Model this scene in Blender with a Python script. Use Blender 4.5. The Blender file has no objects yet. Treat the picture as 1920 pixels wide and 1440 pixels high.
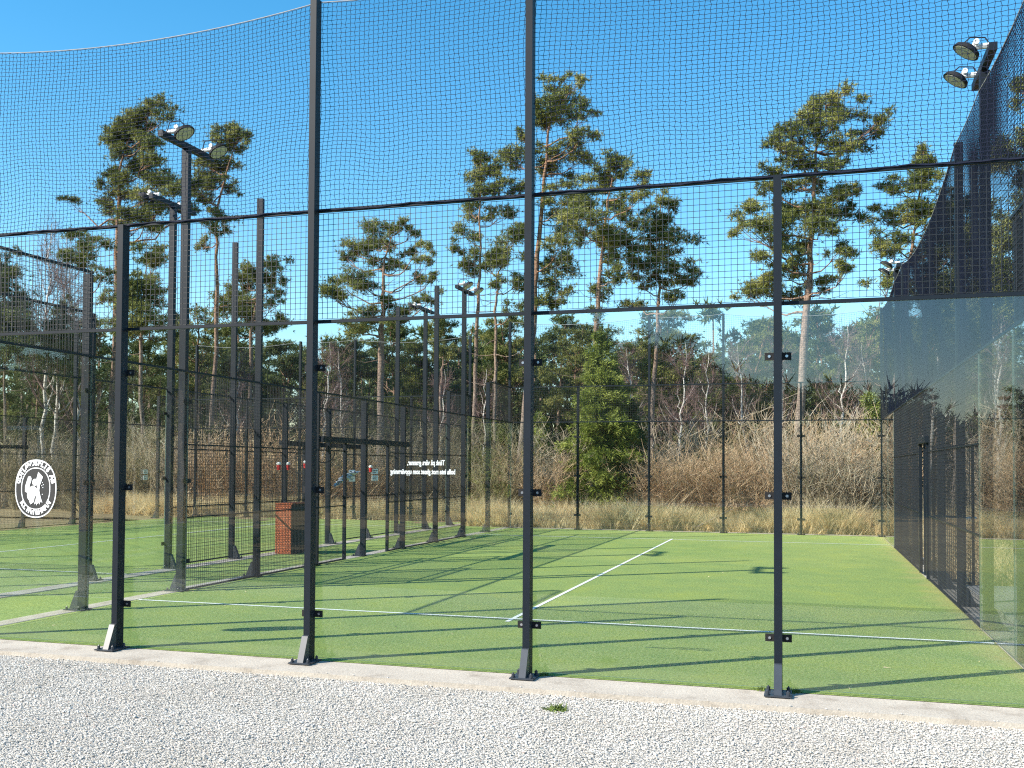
import bpy, math, random
import numpy as np
from mathutils import Matrix, Vector
R = math.radians
rng = np.random.default_rng(7)
random.seed(7)
scn = bpy.context.scene
COL = scn.collection

# ------------------------------------------------------------------ camera
CP = np.array([8.2413, -8.2838, 1.715]); YAW, PIT, ROL = -.3003, .0284, .006
FPX, CX, CY = 1931.82, -38.2, 102.4
_f = np.array([math.sin(YAW)*math.cos(PIT), math.cos(YAW)*math.cos(PIT), math.sin(PIT)])
_r = np.cross(_f, [0, 0, 1.]); _r /= np.linalg.norm(_r); _u = np.cross(_r, _f)
_r2 = _r*math.cos(ROL)+_u*math.sin(ROL); _u2 = -_r*math.sin(ROL)+_u*math.cos(ROL)
cd = bpy.data.cameras.new('camera'); cam = bpy.data.objects.new('camera', cd); COL.objects.link(cam)
cam.matrix_world = Matrix(((_r2[0], _u2[0], -_f[0], CP[0]), (_r2[1], _u2[1], -_f[1], CP[1]), (_r2[2], _u2[2], -_f[2], CP[2]), (0, 0, 0, 1)))
cd.sensor_width = 36; cd.lens = FPX/1920*36; cd.shift_x = -CX/1920; cd.shift_y = CY/1920
cd.clip_start = .05; cd.clip_end = 2000
scn.camera = cam
def ray(u, v): return _f+_r2*(u-960-CX)/FPX-_u2*(v-720-CY)/FPX
def ony(u, v, y): d = ray(u, v); return CP+(y-CP[1])/d[1]*d
def onx(u, v, x): d = ray(u, v); return CP+(x-CP[0])/d[0]*d

# ------------------------------------------------------------------ world, sun, exposure
EL = R(33); AZ = math.atan2(-.78, -.625)          # sun stands behind and to the left of the camera
w = bpy.data.worlds.new('World'); scn.world = w; w.use_nodes = True
nt = w.node_tree; nt.nodes.clear()
sky = nt.nodes.new('ShaderNodeTexSky'); sky.sky_type = 'NISHITA'; sky.sun_disc = False
sky.sun_elevation = EL; sky.sun_rotation = AZ % (2*math.pi)
sky.altitude = 0; sky.air_density = 1.0; sky.dust_density = .12; sky.ozone_density = 1.2
hs = nt.nodes.new('ShaderNodeHueSaturation'); hs.inputs['Saturation'].default_value = 1.42; hs.inputs['Hue'].default_value = .489
bg = nt.nodes.new('ShaderNodeBackground'); bg.inputs['Strength'].default_value = .128
wo = nt.nodes.new('ShaderNodeOutputWorld')
nt.links.new(sky.outputs[0], hs.inputs['Color']); nt.links.new(hs.outputs[0], bg.inputs[0]); nt.links.new(bg.outputs[0], wo.inputs[0])
sl = bpy.data.lights.new('sun', 'SUN'); sl.energy = 5.0; sl.angle = R(.53); sl.color = (1, .93, .82)
so = bpy.data.objects.new('sun', sl); COL.objects.link(so)
so.rotation_euler = Vector((math.sin(AZ)*math.cos(EL), math.cos(AZ)*math.cos(EL), math.sin(EL))).to_track_quat('Z', 'Y').to_euler()
scn.view_settings.view_transform = 'Standard'; scn.view_settings.look = 'None'
scn.view_settings.exposure = 1.02; scn.view_settings.gamma = 1
cy = scn.cycles
cy.max_bounces = 7; cy.diffuse_bounces = 3; cy.glossy_bounces = 3; cy.transparent_max_bounces = 48; cy.transmission_bounces = 4
cy.sample_clamp_indirect = 3; cy.use_denoising = False
scn.cycles.filter_width = 1.2

# ------------------------------------------------------------------ materials
def mat(name, build):
    m = bpy.data.materials.new(name); m.use_nodes = True; n = m.node_tree.nodes; n.clear()
    out = n.new('ShaderNodeOutputMaterial'); build(m.node_tree, out); return m
def princ(t, col=(.5, .5, .5), rough=.6, metal=0, spec=.5):
    p = t.nodes.new('ShaderNodeBsdfPrincipled'); p.inputs['Base Color'].default_value = (*col, 1)
    p.inputs['Roughness'].default_value = rough; p.inputs['Metallic'].default_value = metal
    p.inputs['Specular IOR Level'].default_value = spec; return p
def noise(t, scale, detail=3, rough=.55, co='Object', dist=0, vec=None):
    n = t.nodes.new('ShaderNodeTexNoise'); n.inputs['Scale'].default_value = scale; n.inputs['Detail'].default_value = detail
    n.inputs['Roughness'].default_value = rough; n.inputs['Distortion'].default_value = dist
    if vec is None:
        c = t.nodes.new('ShaderNodeTexCoord'); t.links.new(c.outputs[co], n.inputs['Vector'])
    else: t.links.new(vec, n.inputs['Vector'])
    return n
def ramp(t, fac, stops, interp='LINEAR'):
    r = t.nodes.new('ShaderNodeValToRGB'); r.color_ramp.interpolation = interp
    e = r.color_ramp.elements
    while len(e) < len(stops): e.new(.5)
    for x, (p, c) in zip(e, stops): x.position = p; x.color = (*c, 1)
    t.links.new(fac, r.inputs[0]); return r
def mixc(t, f, a, b, mode='MIX'):
    m = t.nodes.new('ShaderNodeMix'); m.data_type = 'RGBA'; m.blend_type = mode
    for s, i in ((f, 0), (a, 6), (b, 7)):
        if isinstance(s, (int, float)): m.inputs[i].default_value = s
        elif isinstance(s, tuple): m.inputs[i].default_value = (*s, 1)
        else: t.links.new(s, m.inputs[i])
    return m.outputs[2]
def bump(t, h, p, strength, dist=.01):
    b = t.nodes.new('ShaderNodeBump'); b.inputs['Strength'].default_value = strength; b.inputs['Distance'].default_value = dist
    t.links.new(h, b.inputs['Height']); t.links.new(b.outputs[0], p.inputs['Normal'])
def plain(name, col, rough=.6, metal=0, spec=.5, var=.15, scale=20, b=0):
    def f(t, o):
        p = princ(t, col, rough, metal, spec); n = noise(t, scale, 4)
        lo = tuple(c*(1-var) for c in col); hi = tuple(min(1, c*(1+var)) for c in col)
        r = ramp(t, n.outputs['Fac'], [(.3, lo), (.7, hi)]); t.links.new(r.outputs[0], p.inputs['Base Color'])
        if b: bump(t, n.outputs['Fac'], p, b)
        t.links.new(p.outputs[0], o.inputs[0])
    return mat(name, f)
def multi(name, scale, stops, rough=.9, spec=.2, bs=0, bscale=None, co='Object', second=None, stretch=None):
    def f(t, o):
        p = princ(t, rough=rough, spec=spec)
        vec = None
        if stretch:
            c = t.nodes.new('ShaderNodeTexCoord'); mp = t.nodes.new('ShaderNodeMapping'); mp.inputs['Scale'].default_value = stretch
            t.links.new(c.outputs[co], mp.inputs[0]); vec = mp.outputs[0]
        n = noise(t, scale, 5, .6, co, vec=vec); c = ramp(t, n.outputs['Fac'], stops).outputs[0]
        if second:
            n2 = noise(t, second[0], 3, .5, co); r2 = ramp(t, n2.outputs['Fac'], second[1]); c = mixc(t, 1.0, c, r2.outputs[0], 'MULTIPLY')
        t.links.new(c, p.inputs['Base Color'])
        if bs:
            nb = noise(t, bscale or scale*3, 3, .6, co, vec=vec); bump(t, nb.outputs['Fac'], p, bs, .02)
        t.links.new(p.outputs[0], o.inputs[0])
    return mat(name, f)
def leafmat(name, stops, scale=1.3, trans=.25, fine=9):
    def f(t, o):
        n = noise(t, scale, 3, .6, 'Object'); c = ramp(t, n.outputs['Fac'], stops).outputs[0]
        nf = noise(t, fine, 2, .5, 'Object'); r2 = ramp(t, nf.outputs['Fac'], [(.3, (.6, .62, .6)), (.7, (1.25, 1.2, 1.05))]); c = mixc(t, 1., c, r2.outputs[0], 'MULTIPLY')
        p = princ(t, rough=.55, spec=.25); t.links.new(c, p.inputs['Base Color'])
        tr = t.nodes.new('ShaderNodeBsdfTranslucent'); t.links.new(c, tr.inputs[0])
        mx = t.nodes.new('ShaderNodeMixShader'); mx.inputs[0].default_value = trans
        t.links.new(p.outputs[0], mx.inputs[1]); t.links.new(tr.outputs[0], mx.inputs[2]); t.links.new(mx.outputs[0], o.inputs[0])
    return mat(name, f)
def glassmat(name, tint, f0, dust):
    def f(t, o):
        N, L = t.nodes.new, t.links.new
        lw = N('ShaderNodeLayerWeight'); lw.inputs['Blend'].default_value = .5
        pw = N('ShaderNodeMath'); pw.operation = 'POWER'; pw.inputs[1].default_value = 5; L(lw.outputs['Facing'], pw.inputs[0])
        ma = N('ShaderNodeMath'); ma.operation = 'MULTIPLY_ADD'; ma.inputs[1].default_value = 1-f0; ma.inputs[2].default_value = f0; L(pw.outputs[0], ma.inputs[0])
        tr = N('ShaderNodeBsdfTransparent'); tr.inputs[0].default_value = (*tint, 1)
        gl = N('ShaderNodeBsdfGlossy'); gl.inputs['Roughness'].default_value = 0.0
        n0 = noise(t, .9, 0, .5); bp = N('ShaderNodeBump'); bp.inputs['Strength'].default_value = .012; bp.inputs['Distance'].default_value = .01
        L(n0.outputs['Fac'], bp.inputs['Height']); L(bp.outputs[0], gl.inputs['Normal'])
        mx = N('ShaderNodeMixShader'); L(ma.outputs[0], mx.inputs[0]); L(tr.outputs[0], mx.inputs[1]); L(gl.outputs[0], mx.inputs[2])
        df = N('ShaderNodeBsdfDiffuse'); df.inputs[0].default_value = (.75, .78, .78, 1)
        n = noise(t, 2.2, 6, .65); r = ramp(t, n.outputs['Fac'], [(.35, (dust*.3,)*3), (.75, (dust*1.7,)*3)])
        m2 = N('ShaderNodeMixShader'); L(r.outputs[0], m2.inputs[0]); L(mx.outputs[0], m2.inputs[1]); L(df.outputs[0], m2.inputs[2])
        L(m2.outputs[0], o.inputs[0])
    return mat(name, f)
M = {}
M['metal'] = plain('anthracite_paint', (.008, .0125, .019), .5, .0, .22, .12, 6)
M['metal2'] = plain('weathered_paint', (.032, .039, .05), .4, .0, .5, .15, 8)
M['wire'] = plain('dark_wire', (.016, .018, .022), .5, 0, .5, .1)
M['net'] = plain('net_cord', (.012, .016, .035), .8, 0, .2, .1)
M['cord'] = plain('grey_rope', (.35, .35, .36), .8, 0, .2, .1)
M['steel'] = plain('bolt_steel', (.6, .6, .62), .3, .9, .5, .1)
M['black'] = plain('black_rubber', (.012, .012, .013), .7, 0, .3, .2)
M['white'] = plain('white_plastic', (.78, .78, .76), .45, 0, .5, .05)
M['vinyl'] = plain('white_vinyl', (.85, .85, .85), .5, 0, .4, .02)
M['dvinyl'] = plain('dark_vinyl', (.035, .035, .035), .5, 0, .4, .05)
M['glass'] = glassmat('pane_glass', (.985, .995, .99), .058, .001)
M['glass_edge'] = plain('pane_edge', (.1, .15, .135), .2, 0, .5, .1)
M['lens'] = plain('lamp_lens', (.42, .42, .36), .3, 0, .6, .1, 60)
M['concrete'] = multi('concrete', 3, [(.25, (.27, .23, .185)), (.45, (.43, .385, .325)), (.8, (.52, .475, .405))], .9, .2, .25, 60, second=(40, [(.25, (.8, .8, .8)), (.6, (1, 1, 1))]))
M['paint'] = plain('line_paint', (.72, .76, .72), .8, 0, .2, .12, 40, .2)
M['red'] = plain('red_plastic', (.6, .03, .03), .4)
M['sandy'] = multi('soil', .6, [(.3, (.16, .12, .07)), (.5, (.26, .2, .11)), (.7, (.34, .27, .15))], .95, .1, .6, 12)
M['asphalt'] = multi('asphalt', 30, [(.3, (.04, .04, .042)), (.7, (.075, .073, .07))], .9, .2, .3, 90)
M['deck'] = multi('deck_boards', 3, [(.3, (.26, .26, .25)), (.7, (.42, .42, .41))], .8, .2, .1, 30, stretch=(1, .15, 1))
M['straw'] = leafmat('dry_straw', [(.3, (.62, .48, .3)), (.5, (.8, .67, .45)), (.7, (.92, .82, .61))], 1.1, .42, 5)
M['weedm'] = leafmat('weed_leaf', [(.3, (.08, .13, .03)), (.7, (.2, .27, .07))], 9, .3)
M['needle'] = leafmat('pine_needles', [(.32, (.085, .115, .035)), (.5, (.19, .215, .065)), (.68, (.38, .37, .13))], .9, .22)
M['needle2'] = leafmat('dark_needles', [(.32, (.065, .1, .035)), (.5, (.12, .16, .055)), (.7, (.22, .24, .09))], .9, .2)
M['spruce'] = leafmat('bright_spruce_needles', [(.3, (.09, .13, .02)), (.5, (.21, .26, .05)), (.7, (.4, .44, .12))], 1.2, .25)
M['twig_red'] = multi('reddish_twigs', 1.2, [(.3, (.36, .22, .13)), (.5, (.56, .39, .24)), (.7, (.74, .58, .4))])
M['twig_grey'] = multi('grey_twigs', 1.2, [(.3, (.31, .25, .18)), (.5, (.49, .4, .29)), (.7, (.68, .6, .47))])
M['twig_tan'] = multi('tan_twigs', 1.2, [(.3, (.19, .15, .08)), (.5, (.3, .25, .15)), (.7, (.45, .4, .26))])
M['sapling'] = multi('sapling_bark', 1.2, [(.3, (.1, .085, .06)), (.5, (.19, .165, .12)), (.7, (.34, .3, .22))])
M['birch'] = multi('birch_bark', 5, [(.36, (.1, .09, .08)), (.44, (.55, .51, .46)), (.7, (.72, .68, .62))], .8, .2, .2, 20, stretch=(1, 1, 3))
M['birchtwig'] = plain('birch_twigs', (.2, .13, .12), .8, 0, .2, .3)
def pinebark(t, o):
    p = princ(t, rough=.9, spec=.15); c = t.nodes.new('ShaderNodeTexCoord'); s = t.nodes.new('ShaderNodeSeparateXYZ'); t.links.new(c.outputs['Object'], s.inputs[0])
    n = noise(t, 1.5, 4); ad = t.nodes.new('ShaderNodeMath'); ad.operation = 'MULTIPLY_ADD'; ad.inputs[1].default_value = 4
    t.links.new(n.outputs['Fac'], ad.inputs[0]); t.links.new(s.outputs[2], ad.inputs[2])
    mr = t.nodes.new('ShaderNodeMapRange'); mr.inputs[1].default_value = 4; mr.inputs[2].default_value = 13; t.links.new(ad.outputs[0], mr.inputs[0])
    hi = ramp(t, mr.outputs[0], [(0, (.27, .23, .2)), (.6, (.3, .2, .145)), (1, (.27, .16, .1))])
    n2 = noise(t, 14, 5, .7); r2 = ramp(t, n2.outputs['Fac'], [(.35, (.35, .35, .35)), (.6, (1.1, 1.1, 1.1))])
    t.links.new(mixc(t, 1., hi.outputs[0], r2.outputs[0], 'MULTIPLY'), p.inputs['Base Color']); bump(t, n2.outputs['Fac'], p, .6, .03)
    t.links.new(p.outputs[0], o.inputs[0])
M['bark'] = mat('pine_bark', pinebark)
def turf(t, o):
    p = princ(t, rough=.85, spec=.25)
    a = noise(t, 38, 7, .9, 'Object'); c1 = ramp(t, a.outputs['Fac'], [(.34, (.075, .13, .028)), (.5, (.215, .295, .072)), (.66, (.46, .51, .2))])
    b = noise(t, 1.1, 6, .7, 'Object'); c2 = ramp(t, b.outputs['Fac'], [(.3, (.8, .88, .9)), (.5, (1, 1, 1)), (.7, (1.2, 1.1, .85))])
    x = mixc(t, 1., c1.outputs[0], c2.outputs[0], 'MULTIPLY')
    co = t.nodes.new('ShaderNodeTexCoord'); mp = t.nodes.new('ShaderNodeMapping'); mp.inputs['Scale'].default_value = (14, 60, 1); t.links.new(co.outputs['Object'], mp.inputs[0])
    st = noise(t, 1, 3, .6, vec=mp.outputs[0]); r3 = ramp(t, st.outputs['Fac'], [(.66, (0, 0, 0)), (.74, (.6, .6, .6))])
    x = mixc(t, r3.outputs[0], x, (.46, .5, .22))
    sx = t.nodes.new('ShaderNodeSeparateXYZ'); t.links.new(co.outputs['Object'], sx.inputs[0]); nb = noise(t, 1.6, 5, .7)
    e = t.nodes.new('ShaderNodeMath'); e.operation = 'MULTIPLY_ADD'; e.inputs[1].default_value = 1.2; t.links.new(nb.outputs['Fac'], e.inputs[0]); t.links.new(sx.outputs[0], e.inputs[2])
    mr = t.nodes.new('ShaderNodeMapRange'); mr.inputs[1].default_value = 10.3; mr.inputs[2].default_value = 10.8; mr.inputs[4].default_value = .6; t.links.new(e.outputs[0], mr.inputs[0])
    x = mixc(t, mr.outputs[0], x, (.42, .33, .13)); t.links.new(x, p.inputs['Base Color'])
    bump(t, a.outputs['Fac'], p, .8, .012); t.links.new(p.outputs[0], o.inputs[0])
M['turf'] = mat('artificial_turf', turf)
def gravel(t, o):
    p = princ(t, rough=.95, spec=.15); c = t.nodes.new('ShaderNodeTexCoord')
    v = t.nodes.new('ShaderNodeTexVoronoi'); v.inputs['Scale'].default_value = 75; t.links.new(c.outputs['Object'], v.inputs['Vector'])
    s = t.nodes.new('ShaderNodeSeparateColor'); t.links.new(v.outputs['Color'], s.inputs[0])
    r = ramp(t, s.outputs[0], [(0, (.38, .355, .32)), (.3, (.46, .43, .39)), (1, (.57, .535, .48))])
    n = noise(t, 2, 4); r2 = ramp(t, n.outputs['Fac'], [(.3, (.92, .9, .87)), (.65, (1, 1, 1))])
    t.links.new(mixc(t, 1., r.outputs[0], r2.outputs[0], 'MULTIPLY'), p.inputs['Base Color'])
    bump(t, v.outputs['Distance'], p, 1.0, -.012); t.links.new(p.outputs[0], o.inputs[0])
M['gravel'] = mat('gravel_bed', gravel)
def stone(t, o):
    p = princ(t, rough=.85, spec=.25); g = t.nodes.new('ShaderNodeNewGeometry')
    r = ramp(t, g.outputs['Random Per Island'], [(0, (.33, .31, .28)), (.1, (.46, .435, .39)), (.5, (.565, .535, .485)), (.975, (.68, .65, .6)), (1, (.55, .4, .35))])
    n = noise(t, .9, 5, .65); r2 = ramp(t, n.outputs['Fac'], [(.3, (.84, .82, .79)), (.5, (.97, .97, .96)), (.7, (1.06, 1.06, 1.06))])
    t.links.new(mixc(t, 1., r.outputs[0], r2.outputs[0], 'MULTIPLY'), p.inputs['Base Color']); t.links.new(p.outputs[0], o.inputs[0])
M['stone'] = mat('crushed_stone', stone)
def brickm(t, o):
    p = princ(t, rough=.8, spec=.2); c = t.nodes.new('ShaderNodeTexCoord'); b = t.nodes.new('ShaderNodeTexBrick')
    sx = t.nodes.new('ShaderNodeSeparateXYZ'); cb = t.nodes.new('ShaderNodeCombineXYZ'); ad = t.nodes.new('ShaderNodeMath')
    t.links.new(c.outputs['Object'], sx.inputs[0]); t.links.new(sx.outputs[0], ad.inputs[0]); t.links.new(sx.outputs[1], ad.inputs[1])
    t.links.new(ad.outputs[0], cb.inputs[0]); t.links.new(sx.outputs[2], cb.inputs[1]); t.links.new(cb.outputs[0], b.inputs[0])
    b.inputs['Color1'].default_value = (.36, .095, .04, 1); b.inputs['Color2'].default_value = (.46, .15, .07, 1); b.inputs['Mortar'].default_value = (.1, .03, .015, 1)
    b.inputs['Scale'].default_value = 14; b.inputs['Mortar Size'].default_value = .06; b.inputs['Brick Width'].default_value = .8; b.inputs['Row Height'].default_value = .5
    t.links.new(b.outputs[0], p.inputs['Base Color']); bump(t, b.outputs['Fac'], p, .5, -.01); t.links.new(p.outputs[0], o.inputs[0])
M['brick'] = mat('rust_red_weave', brickm)
M['shed'] = multi('shed_boards', 4, [(.3, (.09, .07, .055)), (.7, (.17, .13, .1))], .8, .2, .3, 30, stretch=(6, 6, .4))
M['roof'] = plain('roof_felt', (.05, .05, .055), .8)
M['foil'] = plain('crumpled_film', (.5, .53, .55), .3, .3, .6, .3, 30, .6)

# ------------------------------------------------------------------ mesh helpers
def npmesh(name, V, F, m, smooth=False, mats=None, midx=None):
    V = np.asarray(V, np.float32); F = np.asarray(F, np.int32)
    me = bpy.data.meshes.new(name); k = F.shape[1]; nf = len(F)
    me.vertices.add(len(V)); me.vertices.foreach_set('co', V.ravel())
    me.loops.add(nf*k); me.loops.foreach_set('vertex_index', F.ravel())
    me.polygons.add(nf); me.polygons.foreach_set('loop_start', np.arange(nf, dtype=np.int32)*k)
    me.polygons.foreach_set('use_smooth', np.full(nf, bool(smooth)))
    for x in (mats or [m]): me.materials.append(x)
    if midx is not None: me.polygons.foreach_set('material_index', np.asarray(midx, np.int32))
    me.update(calc_edges=True); return me
def obj(name, me, parent=None, loc=None):
    o = bpy.data.objects.new(name, me); COL.objects.link(o)
    if parent: o.parent = parent
    if loc is not None: o.location = loc
    return o
def tag(o, label=None, cat=None, group=None, kind=None):
    if label: o['label'] = label
    if cat: o['category'] = cat
    if group: o['group'] = group
    if kind: o['kind'] = kind
    return o
def thing(name, label, cat, loc=(0, 0, 0), rz=0, group=None):
    o = bpy.data.objects.new(name, None); COL.objects.link(o); o.location = loc; o.rotation_euler = (0, 0, rz); o.empty_display_size = .2
    return tag(o, label, cat, group)
BF = np.array([[0, 3, 2, 1], [4, 5, 6, 7], [0, 1, 5, 4], [1, 2, 6, 5], [2, 3, 7, 6], [3, 0, 4, 7]])
def boxes(L):          # list of (x0,x1,y0,y1,z0,z1)
    V, F = [], []
    for i, (a, b, c, d, e, f) in enumerate(L):
        V += [(a, c, e), (b, c, e), (b, d, e), (a, d, e), (a, c, f), (b, c, f), (b, d, f), (a, d, f)]; F.append(BF+8*i)
    return np.array(V, float), np.concatenate(F)
def bmesh_box(name, L, m): return npmesh(name, *boxes(L), m)
def segs(A, B, ra, rb, k=4):
    A = np.atleast_2d(np.asarray(A, float)); B = np.atleast_2d(np.asarray(B, float)); n = len(A)
    ra = np.broadcast_to(ra, n); rb = np.broadcast_to(rb, n)
    d = B-A; l = np.linalg.norm(d, axis=1, keepdims=True); d = d/np.maximum(l, 1e-9)
    h = np.where(np.abs(d[:, 2:3]) > .9, np.array([[1., 0, 0]]), np.array([[0, 0, 1.]]))
    s = np.cross(d, h); s /= np.linalg.norm(s, axis=1, keepdims=True); t = np.cross(d, s)
    ang = np.arange(k)*2*np.pi/k+np.pi/k
    ring = s[:, None]*np.cos(ang)[None, :, None]+t[:, None]*np.sin(ang)[None, :, None]
    V = np.concatenate([A[:, None]+ring*ra[:, None, None], B[:, None]+ring*rb[:, None, None]], 1).reshape(-1, 3)
    j = np.arange(k); j2 = (j+1) % k
    f = np.stack([j, j2, j2+k, j+k], 1); F = (f[None]+(np.arange(n)*2*k)[:, None, None]).reshape(-1, 4)
    return V, F
def join(*VF):
    V, F, o = [], [], 0
    for v, f in VF:
        V.append(v); F.append(f+o); o += len(v)
    return np.concatenate(V), np.concatenate(F)
def poly(P, r, k=8):
    P = np.asarray(P, float); r = np.broadcast_to(r, len(P)); return segs(P[:-1], P[1:], r[:-1], r[1:], k)
def tube(P, r, k=10):       # continuous tube with shared rings
    P = np.asarray(P, float); n = len(P); r = np.broadcast_to(r, n)
    d = np.gradient(P, axis=0); d /= np.linalg.norm(d, axis=1, keepdims=True)
    h = np.array([1., .2, 0]) if abs(d[:, 2]).mean() > .6 else np.array([0, 0, 1.])
    s = np.cross(d, h); s /= np.linalg.norm(s, axis=1, keepdims=True); t = np.cross(d, s)
    a = np.arange(k)*2*np.pi/k
    V = (P[:, None]+(s[:, None]*np.cos(a)[None, :, None]+t[:, None]*np.sin(a)[None, :, None])*r[:, None, None]).reshape(-1, 3)
    j = np.arange(k); j2 = (j+1) % k; f = np.stack([j, j2, j2+k, j+k], 1)
    F = (f[None]+(np.arange(n-1)*k)[:, None, None]).reshape(-1, 4)
    return V, F
def blades(P, D, W):       # thin triangles from P along D
    P = np.asarray(P, float); D = np.asarray(D, float); n = len(P)
    s = np.cross(D, rng.normal(size=(n, 3))); s /= np.maximum(np.linalg.norm(s, axis=1, keepdims=True), 1e-6)
    W = np.broadcast_to(W, n)[:, None]
    V = np.stack([P-s*W/2, P+s*W/2, P+D], 1).reshape(-1, 3); return V, np.arange(3*n).reshape(n, 3)
def cyl(c, ax, r, h, k=20, r2=None):   # closed cylinder, axis ax, quads plus fan caps as quads
    c = np.array(c, float); ax = np.array(ax, float); ax /= np.linalg.norm(ax); r2 = r if r2 is None else r2
    V, F = segs([c], [c+ax*h], r, r2, k)
    V = np.concatenate([V, [c], [c+ax*h]]); j = np.arange(k); j2 = (j+1) % k
    F = np.concatenate([F, np.stack([j2, j, np.full(k, 2*k), np.full(k, 2*k)], 1)[:, :4]*1, np.stack([j+k, j2+k, np.full(k, 2*k+1), np.full(k, 2*k+1)], 1)])
    return V, F
def tri_clean(me): me.validate(); return me
def cylmesh(name, parts, m, smooth=False):
    V, F = join(*parts); bmv = [tuple(v) for v in V]; fs = []
    for f in F:
        g = list(dict.fromkeys(int(i) for i in f)); fs.append(g)
    me = bpy.data.meshes.new(name); me.from_pydata(bmv, [], fs); me.materials.append(m); me.update()
    return me
CM = {}
def cached(key, fn):
    if key not in CM: CM[key] = fn()
    return CM[key]

# ------------------------------------------------------------------ ground
def sheet(name, x0, x1, y0, y1, z, m, kind='structure', **k):
    o = obj(name, npmesh(name, [(x0, y0, z), (x1, y0, z), (x1, y1, z), (x0, y1, z)], [(0, 1, 2, 3)], M[m])); return tag(o, kind=kind, **k)
def grid_sheet(name, x0, x1, y0, y1, z, m, n, amp):
    xs = np.linspace(x0, x1, n); ys = np.linspace(y0, y1, n); X, Y = np.meshgrid(xs, ys)
    Z = z+amp*(np.sin(X*.9+1.3*np.sin(Y*.6))*np.cos(Y*.7)+.5*np.sin(X*2.3+Y*1.9)); V = np.stack([X, Y, Z], -1).reshape(-1, 3)
    i = np.arange(n-1); a = (i[:, None]*n+i[None]).ravel(); F = np.stack([a, a+1, a+n+1, a+n], 1)
    return tag(obj(name, npmesh(name, V, F, M[m], True)), kind='structure')
grid_sheet('ground', -900, 900, -900, 900, -.09, 'sandy', 90, .0)
grid_sheet('forest_floor', -60, 60, 20.35, 95, -.03, 'sandy', 120, .03)
sheet('gravel_yard', -40, 40, -5.6, -.45, -.045, 'gravel')
sheet('road', -60, 60, -11.2, -5.6, -.04, 'asphalt')
tag(obj('concrete_kerb', bmesh_box('concrete_kerb', [(-6, 11.5, -.47, .036, -.12, -.003)], M['concrete'])), kind='structure')
sheet('court_turf', 0, 10, .04, 20.2, 0, 'turf')
tag(obj('turf_edge_gap', bmesh_box('turf_edge_gap', [(0, 10, .036, .046, -.1, -.012)], M['black'])), kind='structure')
tag(obj('left_court_strip', bmesh_box('left_court_strip', [(-.26, -.004, .0, 20.4, -.12, .004)], M['concrete'])), kind='structure')
tag(obj('right_court_strip', bmesh_box('right_court_strip', [(10.004, 10.36, 0, 20.4, -.12, .004)], M['concrete'])), kind='structure')
tag(obj('far_court_strip', bmesh_box('far_court_strip', [(-.30, 10.36, 20.404, 20.6, -.12, -.002)], M['concrete'])), kind='structure')
sheet('side_turf', -1.78, -.264, -3, 22.6, -.012, 'turf')
tag(obj('neighbour_strip', bmesh_box('neighbour_strip', [(-2.096, -1.784, 2.4, 23, -.12, 0)], M['concrete'])), kind='structure')
sheet('neighbour_turf', -12.1, -2.1, 2.7, 22.7, -.008, 'turf')
def lines(name, L, z):
    V, F = [], []
    for i, (a, b, c, d) in enumerate(L): V += [(a, c, z), (b, c, z), (b, d, z), (a, d, z)]; F.append([4*i, 4*i+1, 4*i+2, 4*i+3])
    tag(obj(name, npmesh(name, V, F, M['paint'])), kind='structure')
lines('court_lines', [(.02, 9.98, 3.005, 3.06), (.02, 9.98, 16.98, 17.03), (4.975, 5.025, 2.8, 3.004), (4.975, 5.025, 3.061, 16.979), (4.975, 5.025, 17.031, 17.18)], .004)
lines('neighbour_court_lines', [(-12.08, -2.12, 5.65, 5.7), (-12.08, -2.12, 19.7, 19.75), (-7.125, -7.075, 5.701, 19.699)], -.003)
bw = []
for i in range(34): bw.append((10.42+.0, 13.3, 1.6+i*.2, 1.6+i*.2+.188, -.05, .03))
tag(obj('wooden_deck', bmesh_box('wooden_deck', bw, M['deck'])), 'low grey board deck beside the right side fence', 'deck')

# gravel stones: crushed stone lying on the gravel bed
def stones():
    n = 175000
    x = rng.uniform(-1.5, 13.5, n); y = -rng.beta(1.0, 1.35, n)*3.9-.45+rng.normal(0, .02, n)
    r = rng.uniform(.0035, .0095, n)*np.where(rng.random(n) < .05, 1.6, 1)
    base = np.array([[1, 0, 0], [-1, 0, 0], [0, 1, 0], [0, -1, 0], [0, 0, 1], [0, 0, -1]], float)
    F0 = np.array([[0, 2, 4], [2, 1, 4], [1, 3, 4], [3, 0, 4], [2, 0, 5], [1, 2, 5], [3, 1, 5], [0, 3, 5]])
    V = base[None]*(rng.uniform(.55, 1.25, (n, 6, 1)))+rng.normal(0, .22, (n, 6, 3))
    V[:, :, 2] *= .5; a = rng.uniform(0, 6.28, n); c, s = np.cos(a), np.sin(a)
    X = V[:, :, 0]*c[:, None]-V[:, :, 1]*s[:, None]; Y = V[:, :, 0]*s[:, None]+V[:, :, 1]*c[:, None]; V[:, :, 0] = X; V[:, :, 1] = Y
    V = V*r[:, None, None]; edge = y > -.56; zz = -.043+r*.45
    zz = np.where(y > -.47, .0+r*.3, zz)
    keep = ~((y > -.47) & (rng.random(n) < .93)); V += np.stack([x, y, zz], -1)[:, None]; V = V[keep]; n = len(V)
    F = (F0[None]+(np.arange(n)*6)[:, None, None]).reshape(-1, 3)
    return npmesh('gravel', V.reshape(-1, 3), F, M['stone'])
tag(obj('gravel', stones()), 'pale crushed gravel in front of the court', 'gravel', kind='stuff')

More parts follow.
